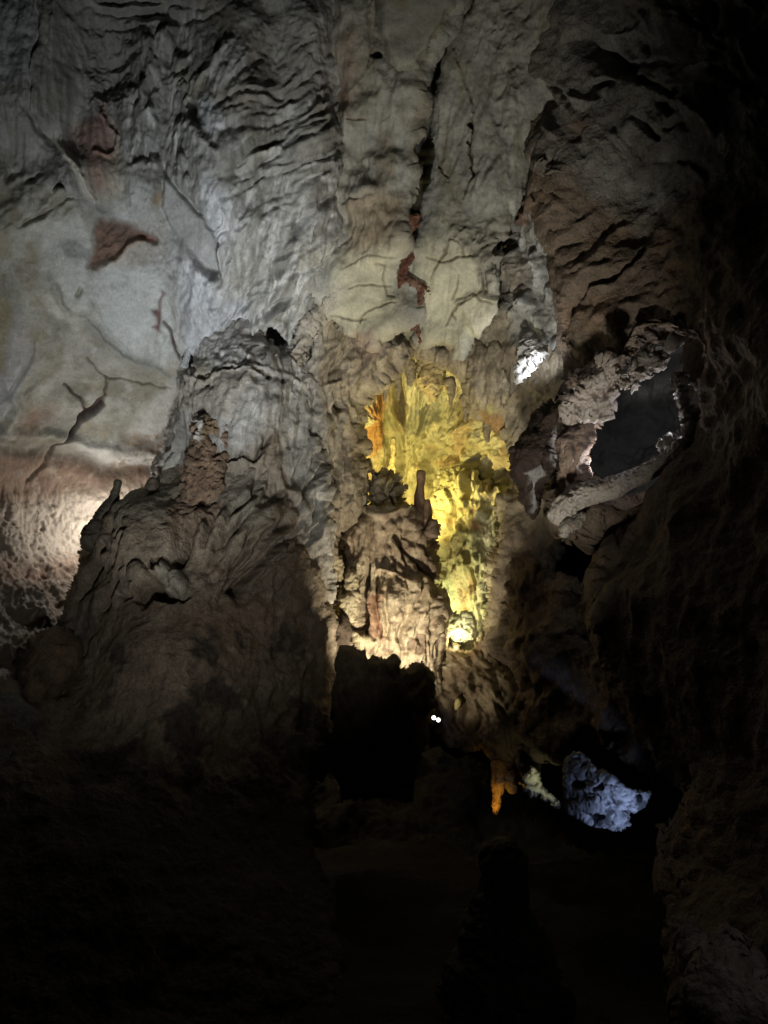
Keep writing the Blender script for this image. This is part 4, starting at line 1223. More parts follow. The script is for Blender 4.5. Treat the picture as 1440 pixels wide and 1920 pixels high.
# ------------------------------------------------------------------ pedestal in front of the alcove
def d_pedestal(S):
    S.rough(1, 1.6, .10, 4, 1)
    S.rough(1, 7, .03, 4, 2, st=(1.5, 1, .45), ridged=True)
    S.ribs(S.mask([(700, 870), (770, 880), (775, 960), (700, 960)], 12), 80, .10, .06, 5, .7, 1)
    S.hatch([(700, 880), (765, 890), (765, 950), (700, 950)], 22, 78, (30, 70), (3, 5), (-.10, .05), 'g', 12)
    S.stroke([(693, 890), (692, 930), (696, 945)], 4, -.18, 'g', .2)
    S.stroke([(720, 905), (718, 930), (712, 950)], 4, -.14, 'g', .3)
    S.stroke([(742, 902), (737, 915), (735, 945)], 4, -.14, 'g', .3)
    S.cells(S.mask([(690, 945), (770, 950), (800, 975), (770, 1010), (700, 1000)], 12), .09, .06, 3)
    S.stroke([(690, 955), (720, 965), (760, 960)], 6, .08, 'g', .3)
    low = S.mask([(640, 1040), (700, 1050), (815, 1090), (835, 1200), (830, 1300), (640, 1300)], 20)
    S.ribs(low, 82, .16, .07, 7, .5, 4)
    S.ribs(low, 84, .07, .035, 8, .4, 14)
    S.rough(low, 16, .018, 4, 8, ridged=True)
    S.hatch([(700, 1060), (800, 1090), (830, 1200), (790, 1250), (690, 1220)], 44, 80, (30, 100), (2.5, 5), (-.09, -.03), 'g', 9)
    S.hatch([(700, 980), (800, 1000), (815, 1090), (740, 1060)], 40, 118, (20, 70), (2.5, 5), (-.08, -.03), 'g', 14)
    S.hatch([(640, 980), (700, 980), (690, 1060), (640, 1060)], 20, 82, (20, 60), (3, 5), (-.06, .05), 'g', 14)
    cr = S.mask([(687, 1045), (680, 1070), (674, 1110), (672, 1140), (676, 1180), (688, 1190), (690, 1150), (682, 1120), (688, 1080)], 4)
    S.disp -= .30 * cr
    S.paint(cr, (.09, .055, .04), .8)
    S.stroke([(702, 1085), (698, 1120), (702, 1160), (715, 1190)], 4, -.14, 'g', .2)
    S.stroke([(720, 1115), (722, 1140), (730, 1170), (726, 1190)], 4, -.12, 'g', .2)
    S.stroke([(745, 1010), (765, 1030), (785, 1060), (805, 1085), (815, 1105)], 5, -.18, 'g', .2)
    S.stroke([(752, 985), (758, 1010), (770, 1020)], 5, -.12, 'g', .3)
    S.stroke([(707, 1068), (720, 1067), (745, 1070)], 2.5, .10, 'g', .2, CREAM, .8)
    S.bump(780, 1150, 40, 60, .16)
    S.bump(725, 1140, 26, 60, .12)
    S.stroke([(752, 1190), (762, 1150), (775, 1125)], 7, -.12, 'g', .3)
    # tip on the upper left
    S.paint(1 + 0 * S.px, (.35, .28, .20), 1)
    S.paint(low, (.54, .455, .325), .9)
    S.mottle(3, (.25, .19, .13), 0, .5, .6, 1)
    S.mottle(6, (.52, .45, .33), .1, .5, .6, 2)
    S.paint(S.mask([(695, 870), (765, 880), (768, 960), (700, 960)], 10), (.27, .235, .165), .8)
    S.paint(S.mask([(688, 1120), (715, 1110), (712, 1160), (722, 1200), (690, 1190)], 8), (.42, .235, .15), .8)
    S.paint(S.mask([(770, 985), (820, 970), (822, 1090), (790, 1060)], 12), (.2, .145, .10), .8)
    S.mottle(9, (.16, .11, .08), .2, .45, .7, 5)


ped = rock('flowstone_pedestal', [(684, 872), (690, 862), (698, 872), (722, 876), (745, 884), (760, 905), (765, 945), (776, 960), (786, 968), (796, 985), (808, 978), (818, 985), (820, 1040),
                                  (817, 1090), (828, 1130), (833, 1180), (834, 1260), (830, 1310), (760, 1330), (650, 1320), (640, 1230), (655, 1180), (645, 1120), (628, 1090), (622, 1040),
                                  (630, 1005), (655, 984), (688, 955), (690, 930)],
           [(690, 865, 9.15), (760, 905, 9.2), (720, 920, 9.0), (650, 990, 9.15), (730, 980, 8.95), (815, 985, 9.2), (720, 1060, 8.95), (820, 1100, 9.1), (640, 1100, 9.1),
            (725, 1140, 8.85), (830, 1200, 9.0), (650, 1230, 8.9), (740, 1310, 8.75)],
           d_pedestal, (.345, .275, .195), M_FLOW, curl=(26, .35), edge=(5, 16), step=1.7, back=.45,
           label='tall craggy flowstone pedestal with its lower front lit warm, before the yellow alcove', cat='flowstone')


def d_plate(S):
    S.cells(1, .06, .018, 1, False, .5)
    S.rough(1, 12, .025, 4, 2, ridged=True)
    S.mottle(10, (.34, .28, .18), 0, .4, .7, 1)


for pl, dd in [([(616, 1042), (640, 1040), (646, 1068), (640, 1090), (626, 1085), (618, 1062)], 8.9), ([(646, 1072), (668, 1070), (674, 1090), (668, 1106), (650, 1104)], 8.85),
               ([(640, 1118), (662, 1112), (672, 1130), (664, 1160), (655, 1172), (640, 1150), (634, 1130)], 8.8), ([(655, 1100), (674, 1108), (676, 1130), (664, 1128)], 8.82),
               ([(660, 1185), (690, 1192), (705, 1205), (690, 1218), (664, 1212)], 8.72)]:
    rock('rock_plate', pl, [(pl[0][0], pl[0][1], dd), (pl[2][0], pl[2][1], dd + .01), (pl[3][0], pl[3][1] + 3, dd)], d_plate, (.50, .44, .30), M_FLOW,
         curl=(9, .10), edge=(3, 9), step=1.6, back=.14, parent=ped)


def d_base(S):
    S.rough(1, 2, .06, 4, 1)
    S.rough(1, 6, .02, 4, 2, ridged=True)
    S.hatch([(620, 1230), (830, 1220), (820, 1450), (620, 1450)], 40, 86, (40, 120), (4, 8), (-.09, .08), 'g', 10)
    S.mottle(3, (.09, .07, .05), 0, .5, .8, 1)


rock('rock_ledge', [(636, 1210), (662, 1212), (690, 1224), (715, 1238), (740, 1232), (765, 1250), (790, 1242), (808, 1254), (820, 1262), (814, 1290), (800, 1340), (790, 1420), (770, 1500), (640, 1500), (618, 1420), (628, 1300)],
     [(640, 1215, 7.8), (730, 1225, 7.3), (834, 1225, 8.3), (720, 1330, 7.15), (820, 1340, 7.7), (700, 1500, 7.3), (630, 1400, 7.7)], d_base, (.19, .15, .105), M_CLAY,
     curl=(16, .3), edge=(4, 34), step=2.2, back=.3, label='dark rock ledge in front of the foot of the lit pedestal', cat='rock')
rock('rock_stump', [(622, 1168), (640, 1152), (656, 1160), (662, 1190), (656, 1225), (650, 1275), (628, 1290), (618, 1240)],
     [(640, 1155, 8.55), (655, 1220, 8.5), (625, 1280, 8.3), (640, 1210, 8.35)], d_base, (.12, .09, .075), M_CLAY, curl=(16, .25), edge=(4, 14), step=2.2, back=.3,
     label='dark upright knob left of the lit pedestal foot', cat='rock')

# slim stalagmites before the yellow wall
spire('stalagmite', [(738, 818), (737, 835), (739, 850), (735, 870), (734, 892)], [4.2, 5.2, 4.5, 6, 10], 10.7, base=(.50, .43, .25), amp=.2, freq=9,
      label='thin glowing yellow stalagmite behind the pedestal, left of the dark one', cat='stalagmite')
spire('stalagmite', [(790, 879), (789, 893), (788, 915), (787, 935), (788, 960), (790, 1000)], [9, 8, 7.5, 10, 16, 20], 9.3, base=(.18, .11, .07), amp=.14, freq=7,
      label='dark slender knob-headed stalagmite against the yellow alcove wall', cat='stalagmite')
spire('stalagmite', [(691, 858), (691, 868), (690, 884)], [4.5, 6, 9], 9.15, base=(.10, .08, .05), amp=.14, freq=8,
      label='tiny dark stalagmite at the top left of the pedestal', cat='stalagmite')
spire('stalagmite', [(813, 972), (812, 985), (808, 1010)], [8, 10, 16], 9.1, base=(.2, .15, .11), amp=.14, freq=8,
      label='stubby brown stalagmite on the right shoulder of the pedestal', cat='stalagmite')
spire('stalagmite', [(801, 934), (801, 950), (800, 985)], [6, 8, 12], 9.25, base=(.2, .13, .08), amp=.14, freq=8,
      label='low stalagmite joined to the right of the dark knob-headed one', cat='stalagmite')


for pts, rad, dd, lab in [([(722, 712), (722, 735), (720, 756)], [8, 6, 2], 9.5, 'first short stalactite from the left under the alcove arch'),
                          ([(745, 694), (747, 722), (746, 752)], [9, 6, 2], 9.6, 'second short stalactite from the left under the alcove arch'),
                          ([(768, 672), (770, 705), (768, 728)], [10, 8, 3], 9.5, 'stalactite right under the peak of the alcove arch'),
                          ([(842, 704), (846, 735), (845, 765)], [10, 7, 2], 9.4, 'first short stalactite right of the golden plug under the arch'),
                          ([(872, 735), (874, 765), (872, 792)], [10, 7, 2], 9.3, 'second short stalactite right of the golden plug under the arch'),
                          ([(914, 780), (912, 810), (914, 832)], [10, 7, 2], 9.25, 'rightmost short stalactite under the alcove arch')]:
    spire('stalactite', pts, rad, dd, base=(.30, .25, .15), amp=.22, freq=8, ribs=.15, label=lab, cat='stalactite', group='stalactites under the alcove arch')


def d_plug(S):
    S.cells(1, .07, .05, 1, warp=.7)
    S.rough(1, 9, .04, 4, 2, ridged=True)
    S.mottle(8, (.22, .15, .06), 0, .4, .7, 1)


rock('calcite_plug', [(790, 672), (812, 668), (830, 686), (832, 706), (824, 726), (808, 734), (792, 722), (786, 698)],
     [(800, 670, 9.4), (830, 700, 9.4), (805, 730, 9.45), (790, 700, 9.4), (808, 700, 9.25)], d_plug, (.45, .36, .17), M_FLOW, curl=(14, .2), edge=(4, 10), step=1.6, back=.3,
     label='knobbly golden calcite plug hanging at the top of the alcove', cat='calcite')

# ------------------------------------------------------------------ flowstone below the alcove, right of the pedestal
def d_lower(S):
    S.rough(1, 1.6, .10, 4, 1)
    S.rough(1, 6, .03, 4, 2, ridged=True)
    S.ribs(1, 118, .11, .05, 4, .9, 1)
    S.hatch([(830, 1210), (930, 1210), (970, 1300), (980, 1400), (900, 1380), (840, 1280)], 80, 122, (30, 90), (3, 7), (-.09, .06), 'g', 18)
    S.hatch([(835, 1280), (900, 1290), (905, 1350), (835, 1340)], 40, 90, (30, 80), (3, 5), (-.16, .08), 'g', 5)
    S.paint(1 + 0 * S.px, (.33, .265, .18), 1)
    S.mottle(3, (.20, .145, .095), 0, .5, .8, 1)
    S.mottle(5, (.44, .39, .29), .1, .5, .7, 2)
    S.paint(S.mask([(945, 1270), (980, 1300), (985, 1350), (960, 1330)], 12), (.28, .28, .22), .7)
    S.paint(S.mask([(850, 1220), (900, 1200), (895, 1230), (860, 1240)], 10), (.24, .155, .08), .8)
    dk = S.mask([(840, 1300), (900, 1300), (905, 1370), (870, 1340), (840, 1340)], 12)
    S.paint(dk, (.17, .12, .08), .7)
    S.paint(S.mask([(800, 1340), (990, 1380), (990, 1460), (800, 1460)], 30), (.19, .12, .075), .8)


low = rock('flowstone_cascade', [(826, 1215), (850, 1206), (880, 1212), (905, 1185), (925, 1210), (945, 1250), (968, 1290), (985, 1350), (992, 1400), (1000, 1450), (985, 1480), (965, 1450), (940, 1445),
                                 (920, 1425), (900, 1405), (870, 1408), (840, 1395), (815, 1375), (806, 1348), (818, 1330), (832, 1290)],
           [(826, 1215, 9.1), (905, 1190, 9.0), (880, 1280, 8.75), (970, 1300, 8.5), (820, 1350, 8.9), (900, 1400, 8.6), (990, 1440, 8.4), (930, 1340, 8.55)],
           d_lower, (.33, .265, .18), M_FLOW, curl=(22, .35), edge=(4, 16), step=1.8, back=.8,
           label='brown twisted flowstone cascade spilling below the alcove, right of the pedestal', cat='flowstone')


def d_crystal(S):
    S.cells(1, .05, .05, 1, warp=.6)
    S.rough(1, 9, .04, 4, 2, ridged=True)
    S.mottle(8, (.42, .44, .30), 0, .5, .7, 1)


rock('calcite_lump', [(832, 1152), (846, 1150), (858, 1158), (868, 1162), (870, 1150), (878, 1152), (884, 1168), (888, 1186), (874, 1194), (858, 1196), (842, 1186), (832, 1190)],
     [(832, 1160, 9.35), (885, 1160, 9.35), (860, 1195, 9.3)], d_crystal, (.56, .57, .40), M_FLOW, curl=(10, .12), edge=(4, 10), step=1.6, back=.2,
     label='bright greenish-white calcite lump glowing at the foot of the yellow wall', cat='calcite')
spire('stalactite', [(860, 1308), (858, 1320), (854, 1332)], [5, 6, 3], 8.72, base=(.50, .44, .18), amp=.2, freq=10,
      label='small yellow-lit stalactite tip in the brown cascade', cat='stalactite')
spire('stalactite', [(940, 1425), (936, 1450), (934, 1480), (930, 1505), (928, 1530)], [13, 11, 9, 8, 4], 8.45, base=(.36, .19, .07), amp=.3, freq=7, ribs=.25, mottle=(.13, .07, .03),
      label='amber-lit stalactite hanging below the brown cascade', cat='stalactite')
spire('stalactite', [(955, 1425), (958, 1460), (960, 1490)], [14, 12, 6], 8.45, base=(.16, .10, .07), amp=.2, freq=7, ribs=.2,
      label='dark stalactite beside the amber-lit one', cat='stalactite')



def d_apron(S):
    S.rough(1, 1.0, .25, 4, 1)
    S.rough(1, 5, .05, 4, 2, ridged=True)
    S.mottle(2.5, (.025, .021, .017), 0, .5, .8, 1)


rock('light_block_apron', [(540, 1280), (700, 1380), (800, 1395), (880, 1400), (940, 1440), (1000, 1500), (1060, 1560), (1140, 1600), (1320, 1620), (1360, 2000), (540, 2000)],  # added to stop alcove lamp light leaking onto the floor behind
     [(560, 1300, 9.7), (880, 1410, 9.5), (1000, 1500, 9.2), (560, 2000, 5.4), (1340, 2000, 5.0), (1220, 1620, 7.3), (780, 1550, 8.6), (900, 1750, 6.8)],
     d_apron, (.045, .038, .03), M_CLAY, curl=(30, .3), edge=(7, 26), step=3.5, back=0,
     label='added nearly black rock apron blocking stray lamp light below the pedestal and cascade', cat='rock')

# small twin lamp on the rock, left of the cascade
lp = bpy.data.objects.new('spotlight', None)
COL.objects.link(lp)
lp.location = place(817, 1348, 8.55)
tag(lp, 'tiny twin white spotlight at the lower left edge of the brown cascade', 'lamp')
M_EM = bpy.data.materials.new('lamp_glow')
M_EM.use_nodes = True
eb = M_EM.node_tree.nodes['Principled BSDF']
eb.inputs['Emission Color'].default_value = (1, .95, .82, 1)
eb.inputs['Emission Strength'].default_value = 6
M_METAL = bpy.data.materials.new('lamp_housing')
M_METAL.use_nodes = True
mb = M_METAL.node_tree.nodes['Principled BSDF']
mb.inputs['Base Color'].default_value = (.02, .02, .02, 1)
mb.inputs['Roughness'].default_value = .5
import bmesh


def turned(name, prof, mat, loc, rot, parent, seg=16):
    bm = bmesh.new()
    rings = []
    for r, z in prof:
        rings.append([bm.verts.new((r * math.cos(2 * math.pi * k / seg), r * math.sin(2 * math.pi * k / seg), z)) for k in range(seg)])
    for a, b in zip(rings, rings[1:]):
        for k in range(seg):
            bm.faces.new((a[k], a[(k + 1) % seg], b[(k + 1) % seg], b[k]))
    bm.faces.new(rings[0][::-1])
    bm.faces.new(rings[-1])
    me = bpy.data.meshes.new(name)
    bm.to_mesh(me)
    bm.free()
    me.materials.append(mat)
    o = bpy.data.objects.new(name, me)
    COL.objects.link(o)
    o.parent = parent
    o.location = loc
    o.rotation_euler = rot
    return o


for dx, dz in ((-.022, .012), (.03, -.012)):
    turned('housing', [(.016, -.07), (.024, -.05), (.026, 0), (.024, 0)], M_METAL, (dx, 0, dz), (math.radians(80), 0, 0), lp)
    turned('lens', [(.022, .001), (.023, .006), (.012, .012), (.003, .014)], M_EM, (dx, 0, dz), (math.radians(80), 0, 0), lp)
turned('bracket', [(.012, -.05), (.012, .0)], M_METAL, (0, .03, -.01), (0, 0, 0), lp)


# ------------------------------------------------------------------ dark right-hand wall with its window
def d_right(S):
    S.rough(1, .5, .35, 4, 1)
    S.rough(1, 2.2, .055, 5, 2, st=(1.2, 1, .7), ridged=True)
    S.rough(1, 7, .02, 4, 3)
    up = S.mask([(960, -420), (1900, -420), (1900, 330), (1300, 330), (1180, 420), (1060, 300)], 60)
    S.hatch([(1040, -50), (1440, -50), (1440, 300), (1180, 330), (1040, 200)], 60, -35, (30, 110), (4, 9), (-.14, .10), 'g', 25)
    S.hatch([(1060, 400), (1240, 380), (1240, 600), (1060, 640)], 46, 44, (40, 140), (4, 9), (-.10, .08), 'g', 14)
    S.hatch([(1040, 230), (1120, 260), (1060, 420), (1020, 340)], 16, 118, (40, 110), (4, 8), (-.10, .10), 'g', 8)
    S.stroke([(1090, 75), (1110, 90), (1140, 105), (1160, 125), (1180, 128)], 11, -.35, 'g', .3)
    S.stroke([(1180, 455), (1150, 490), (1120, 525), (1080, 560)], 5, -.16, 'g', .3)
    for p in [[(1120, 165), (1150, 158)], [(1208, 150), (1232, 165)], [(1245, 178), (1285, 188)], [(1240, 200), (1270, 228)], [(1200, 225), (1240, 262)], [(1350, 150), (1430, 190)]]:
        S.stroke(p, 6, -.18, 'g', .4)
    S.paint(1 + 0 * S.px, (.20, .155, .12), 1)
    S.mottle(1.2, (.12, .09, .07), 0, .5, .8, 1)
    S.mottle(2.4, (.26, .18, .125), .1, .5, .6, 2)
    S.paint(up, (.27, .265, .25), .85)
    S.mottle(2, (.16, .15, .14), 0, .5, .8, 4, m=up)
    S.mottle(3, (.36, .36, .35), .15, .5, .6, 5, m=up)
    S.paint(S.blob(1100, 245, 20, 20), (.25, .14, .09), .6)
    S.paint(S.mask([(1050, 620), (1090, 600), (1060, 740), (1040, 720)], 20), (.2, .16, .12), .6)


rock('cave_wall', [(880, -420), (2000, -420), (2000, 2300), (1300, 2300), (1300, 1900), (1290, 1650), (1310, 1480), (1240, 1400), (1170, 1330), (1140, 1200), (1150, 1060), (1180, 980),
                   (1120, 1000), (1080, 960), (1056, 900), (1050, 800), (1040, 720), (1032, 640), (1035, 560), (1042, 420), (1058, 320), (1000, 280), (930, 200), (890, 0)],
     [(880, -420, 6.9), (900, 0, 8.1), (930, 180, 8.1), (1060, -420, 5.7), (2000, -420, 4.2), (1070, 0, 6.85), (1440, 0, 5.9), (1070, 300, 7.25), (1440, 300, 5.8), (1040, 600, 7.3), (1250, 550, 6.0), (1500, 600, 4.6), (2000, 800, 3.2),
      (1050, 850, 7.3), (1320, 800, 5.6), (1180, 1000, 6.4), (1350, 1000, 5.2), (1150, 1200, 6.0), (1440, 1200, 4.6), (1120, 1500, 6.6), (1300, 1700, 4.8), (1250, 2100, 4.0), (2000, 2300, 3.0)],
     d_right, (.20, .155, .12), M_CLAY, curl=(40, .5), edge=(7, 34), step=2.6, back=.45, kind='structure',
     holes=[[(1062, 800), (1080, 745), (1130, 715), (1180, 695), (1222, 668), (1268, 672), (1292, 720), (1306, 785), (1296, 826), (1250, 844), (1222, 866), (1205, 905), (1150, 940), (1085, 930), (1066, 880)]])


def d_win(S):
    S.rough(1, 1.6, .15, 4, 1)
    S.rough(1, 5, .05, 5, 2, ridged=True)
    S.hatch([(1090, 700), (1300, 690), (1290, 860), (1100, 900)], 40, 70, (30, 90), (3, 7), (-.12, .08), 'g', 20)
    S.mottle(2, (.16, .16, .155), 0, .5, .8, 1)


rock('cave_recess_wall', [(1040, 640), (1360, 620), (1380, 900), (1300, 960), (1180, 1000), (1050, 1000)],
     [(1040, 640, 7.9), (1360, 640, 7.6), (1200, 780, 8.5), (1380, 900, 7.4), (1050, 1000, 8.1)], d_win, (.25, .25, .245), M_LIME, curl=(20, .2), edge=(4, 20), step=2.6, back=0,
     kind='structure')


def d_rim(S):
    S.rough(1, 5, .10, 5, 1, ridged=True)
    S.rough(1, 16, .04, 4, 3, ridged=True)
    S.hatch([(1060, 740), (1180, 690), (1290, 660), (1270, 700), (1150, 770)], 50, 30, (14, 50), (3, 6), (-.12, .08), 'g', 40)
    S.mottle(4, (.16, .11, .085), 0, .5, .8, 1)
    S.mottle(6, (.42, .38, .35), .1, .5, .7, 2)


rock('rock_arch', [(1062, 790), (1058, 765), (1072, 742), (1100, 716), (1130, 706), (1142, 700), (1140, 680), (1132, 668), (1144, 664), (1160, 690), (1172, 700), (1192, 688), (1210, 664), (1212, 648),
                  (1226, 658), (1250, 648), (1268, 634), (1262, 652), (1240, 676), (1226, 700), (1204, 712), (1188, 735), (1164, 730), (1152, 752), (1140, 782), (1120, 774), (1095, 780)],
     [(1062, 780, 6.75), (1140, 700, 6.45), (1250, 655, 6.1), (1150, 770, 6.6), (1220, 700, 6.25)], d_rim, (.44, .38, .35), M_FLOW, curl=(11, .16), edge=(7, 12), step=1.6, back=.25,
     label='jagged lit rim of rock along the top of the dark window at right', cat='rock rim')
rock('rock_arch', [(1236, 832), (1262, 815), (1285, 812), (1292, 795), (1286, 760), (1270, 720), (1262, 702), (1276, 706), (1296, 750), (1304, 792), (1304, 818), (1290, 826), (1262, 836), (1244, 842)],
     [(1240, 835, 6.3), (1295, 800, 6.0), (1270, 710, 6.1), (1300, 750, 6.0)], d_rim, (.48, .46, .43), M_FLOW, curl=(9, .14), edge=(6, 12), step=1.6, back=.25,
     label='thin bright-edged rock rim at the right corner of the dark window', cat='rock rim')


def d_jamb(S):
    S.rough(1, 1.8, .10, 4, 1)
    S.rough(1, 7, .02, 4, 2)
    S.mottle(3, (.20, .14, .11), 0, .5, .7, 1)
    S.stroke([(1070, 900), (1085, 870), (1078, 840)], 6, -.06, 'g', .3)


rock('rock_jamb', [(1052, 800), (1066, 780), (1100, 775), (1118, 790), (1112, 830), (1098, 872), (1110, 905), (1090, 930), (1060, 960), (1040, 940), (1044, 870)],
     [(1066, 780, 6.95), (1118, 800, 6.95), (1050, 940, 6.9), (1100, 900, 6.9), (1080, 850, 6.75)], d_jamb, (.29, .215, .175), M_CLAY, curl=(22, .35), edge=(4, 20), step=1.9, back=.5,
     label='smooth pinkish rock jamb on the left side of the dark window', cat='rock')
spire('stone_roll', [(1048, 985), (1062, 950), (1085, 930), (1115, 924), (1150, 915), (1185, 900), (1222, 878), (1262, 852), (1300, 835)], [22, 24, 22, 21, 19, 18, 15, 16, 18], [6.8, 6.7, 6.65, 6.6, 6.55, 6.5, 6.4, 6.2, 6.0],
      base=(.36, .32, .29), amp=.2, freq=4.5, mottle=(.24, .19, .16), nseg=80, ribs=.08, label='thick bent stone roll forming the sill of the dark window', cat='rock')
spire('stone_roll', [(1055, 1010), (1060, 990), (1078, 978), (1100, 962)], [8, 12, 13, 9], 6.6,
      base=(.31, .28, .25), amp=.24, freq=7, mottle=(.2, .15, .12), nseg=40, label='small knotted stone lump under the bent sill roll', cat='rock')


def d_fin(S):
    S.rough(1, 2, .09, 4, 1)
    S.rough(1, 7, .025, 4, 2, ridged=True)
    S.mottle(3, (.03, .02, .018), 0, .5, .8, 1)
    pt = S.mask([(976, 892), (988, 888), (1000, 880), (1016, 874), (1022, 892), (1010, 912), (1008, 940), (1002, 962), (994, 958), (990, 930), (992, 905), (984, 915), (984, 900)], 4)
    S.paint(pt, (.26, .25, .25), .85)
    S.paint(S.mask([(1044, 790), (1058, 780), (1050, 830), (1040, 880), (1032, 870), (1038, 830)], 6), (.30, .29, .29), .9)
    S.stroke([(984, 890), (990, 920), (996, 950)], 4, -.08, 'g', .3)


rock('rock_fin', [(1060, 742), (1030, 740), (1002, 768), (975, 812), (958, 840), (952, 872), (958, 905), (970, 935), (985, 960), (1000, 970), (1012, 960), (1024, 930), (1032, 890), (1042, 860), (1056, 800), (1075, 760)],
     [(1060, 745, 6.9), (960, 850, 7.15), (1000, 965, 7.2), (1050, 830, 6.9), (1005, 850, 6.8)], d_fin, (.05, .033, .026), M_CLAY, curl=(26, .35), edge=(3, 22), step=1.9, back=.45,
     label='dark leaf-shaped rock fin with a grey patch, hanging right of the alcove', cat='rock fin')


def d_lumps(S):
    S.cells(1, .045, .035, 1, warp=.7)
    S.rough(1, 10, .10, 4, 2, ridged=True)


rock('calcite_lump', [(988, 636), (1000, 634), (1004, 648), (1016, 644), (1012, 665), (1006, 682), (994, 690), (984, 704), (976, 718), (974, 708), (982, 690), (978, 684), (986, 668), (986, 650)],
     [(990, 640, 7.95), (1012, 655, 7.9), (980, 710, 7.95), (995, 675, 7.85)], d_lumps, (.58, .58, .58), M_FLOW, curl=(8, .10), edge=(6, 8), step=1.5, back=.15,
     label='brilliant white lamp-lit calcite lumps high right of the alcove', cat='calcite')


# ------------------------------------------------------------------ lower right: blue-lit boulder, dim foreground
def d_blue(S):
    S.rough(1, 2.4, .03, 4, 1)
    S.rough(1, 7, .012, 5, 2, ridged=True)
    S.rough(1, 22, .012, 3, 5, ridged=True)
    S.hatch([(1060, 1410), (1140, 1440), (1220, 1480), (1180, 1550), (1090, 1540)], 34, 20, (10, 34), (2, 4), (-.06, -.02), 'g', 40)
    for x, y, rx, ry, h in [(1170, 1530, 18, 9, -.16), (1195, 1497, 9, 7, -.12), (1110, 1540, 16, 7, -.10), (1085, 1470, 16, 10, -.10), (1125, 1475, 10, 8, -.10)]:
        S.knob(x, y, rx, ry, h)
    S.mottle(7, (.06, .06, .065), .1, .35, .9, 1)
    S.paint(S.mask([(1040, 1400), (1100, 1400), (1120, 1470), (1090, 1540), (1040, 1530)], 40), (.17, .175, .19), .7)  # left part painted dim, as light falloff away from the blue lamp
    S.paint(S.blob(1172, 1530, 16, 8), (.06, .05, .05), .9)


rock('boulder', [(1055, 1425), (1075, 1408), (1092, 1408), (1112, 1425), (1135, 1445), (1160, 1465), (1185, 1478), (1222, 1480), (1226, 1490), (1210, 1515), (1190, 1535), (1184, 1552), (1160, 1558),
                 (1135, 1552), (1110, 1548), (1085, 1535), (1062, 1520), (1050, 1480)],
     [(1060, 1430, 6.75), (1222, 1483, 6.2), (1180, 1555, 6.3), (1060, 1520, 6.7), (1130, 1490, 6.35)], d_blue, (.42, .44, .47), M_LIME, curl=(9, .08), edge=(1.4, 14), step=1.6, back=.35,
     label='pitted boulder lit cold blue in the darkness at lower right', cat='boulder')


def d_fill(S):
    S.rough(1, 1.2, .18, 4, 1)
    S.rough(1, 8, .02, 4, 2, st=(1.4, 1, .6))
    S.hatch([(950, 1100), (1140, 1120), (1180, 1380), (1000, 1400)], 40, 70, (40, 120), (5, 10), (-.10, .08), 'g', 25)
    S.mottle(2, (.11, .08, .06), 0, .5, .8, 1)
    S.mottle(4, (.28, .21, .155), .1, .5, .6, 2)


rock('rock_outcrop', [(948, 1100), (975, 1060), (1000, 1062), (1030, 1075), (1075, 1082), (1130, 1100), (1200, 1150), (1260, 1300), (1300, 1440), (1240, 1440), (1150, 1400), (1090, 1395), (1050, 1420), (1012, 1410), (985, 1340), (965, 1270), (940, 1200), (935, 1140)],
     [(950, 1100, 8.3), (1030, 1110, 7.9), (1200, 1200, 6.9), (985, 1340, 8.2), (1090, 1390, 7.4), (1280, 1420, 6.6), (1080, 1250, 7.4)], d_fill, (.21, .165, .125), M_CLAY,
     curl=(30, .5), edge=(6, 24), step=2.2, back=.5, label='dim brown rock outcrop right of the flowstone cascade, under the window', cat='rock')


def d_wedge(S):
    S.rough(1, 6, .03, 4, 1, ridged=True)
    S.mottle(5, (.2, .2, .19), 0, .5, .8, 1)
    S.stroke([(985, 1472), (1000, 1474), (1008, 1468)], 2, -.06, 'g', .2, DARK, .8)


rock('rock_wedge', [(998, 1435), (1006, 1446), (1012, 1462), (1022, 1480), (1040, 1495), (1050, 1512), (1036, 1508), (1020, 1502), (1008, 1490), (996, 1494), (982, 1478), (978, 1462), (990, 1448)],
     [(998, 1440, 8.0), (1045, 1505, 7.9), (985, 1475, 8.0)], d_wedge, (.40, .41, .38), M_LIME, curl=(9, .16), edge=(4, 10), step=1.6, back=.3,
     label='pale wedge of rock between the amber stalactite and the blue-lit boulder', cat='rock')
lamp('wedge_lamp', (1016, 1468, 7.75), (1010, 1478, 7.95), 1.4, (1.0, .95, .55), 150, .7, .03)


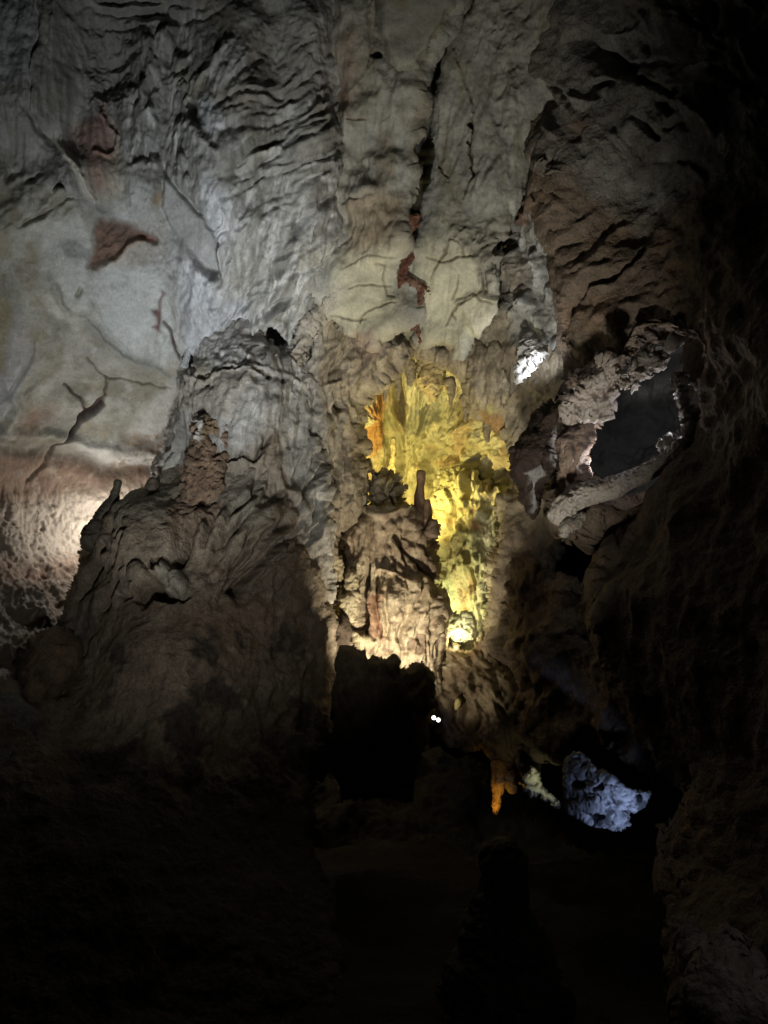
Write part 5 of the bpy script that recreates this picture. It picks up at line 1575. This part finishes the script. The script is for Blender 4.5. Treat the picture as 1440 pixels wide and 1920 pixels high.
def d_fore(S):
    S.rough(1, 2, .09, 4, 1)
    S.rough(1, 8, .03, 4, 2, ridged=True)
    S.mottle(3, (.10, .09, .075), 0, .5, .8, 1)


spire('stalagmite', [(942, 1566), (941, 1610), (942, 1660), (945, 1720), (945, 1800), (940, 1990)], [30, 42, 40, 66, 84, 110], 4.6, M_CLAY, (.12, .11, .085), amp=.24, freq=3.5, nseg=90,
      ring_px=3, mottle=(.12, .11, .08), label='big round-headed stalagmite, a near black silhouette in the foreground', cat='stalagmite')
rock('foreground_rock', [(1270, 1700), (1284, 1722), (1310, 1742), (1338, 1775), (1345, 1735), (1362, 1722), (1380, 1760), (1402, 1790), (1406, 1768), (1422, 1800), (1460, 1850), (1700, 1900), (1700, 2200), (1330, 2200), (1310, 1960), (1288, 1840), (1276, 1760)],
     [(1270, 1700, 3.4), (1362, 1722, 3.2), (1450, 1850, 2.9), (1700, 2000, 2.6), (1320, 2000, 2.9), (1340, 1850, 3.0)], d_fore, (.24, .20, .18), M_CLAY, curl=(34, .3), edge=(8, 26), step=2.6, back=.6,
     label='spiky dim rock in the lower right corner', cat='rock')


def d_floor(S):
    S.rough(1, .6, .25, 5, 1)
    S.rough(1, 3, .06, 4, 2, ridged=True)
    S.mottle(2, (.045, .04, .035), 0, .5, .8, 1)


def floor():
    n = 260
    gx, gy = np.meshgrid(np.linspace(-12, 12, n), np.linspace(-3, 15, n))
    P = np.stack([gx, gy, -.6 + .018 * gy ** 2 * 0 + .10 * np.maximum(gy - 4, 0)], -1).reshape(-1, 3).astype(np.float32)
    S = Sheet(P[:, 0] * 100, P[:, 1] * 100, P, np.tile(np.float32([0, 0, 1]), (n * n, 1)), (.03, .025, .02), 991)
    d_floor(S)
    i = np.arange(n - 1)[:, None] * n + np.arange(n - 1)[None]
    Q = np.stack([i, i + 1, i + n + 1, i + n], -1).reshape(-1, 4)
    tag(mesh_object('cave_floor', P + S.disp[:, None] * S.N, Q, S.col, M_CLAY), kind='structure')


floor()
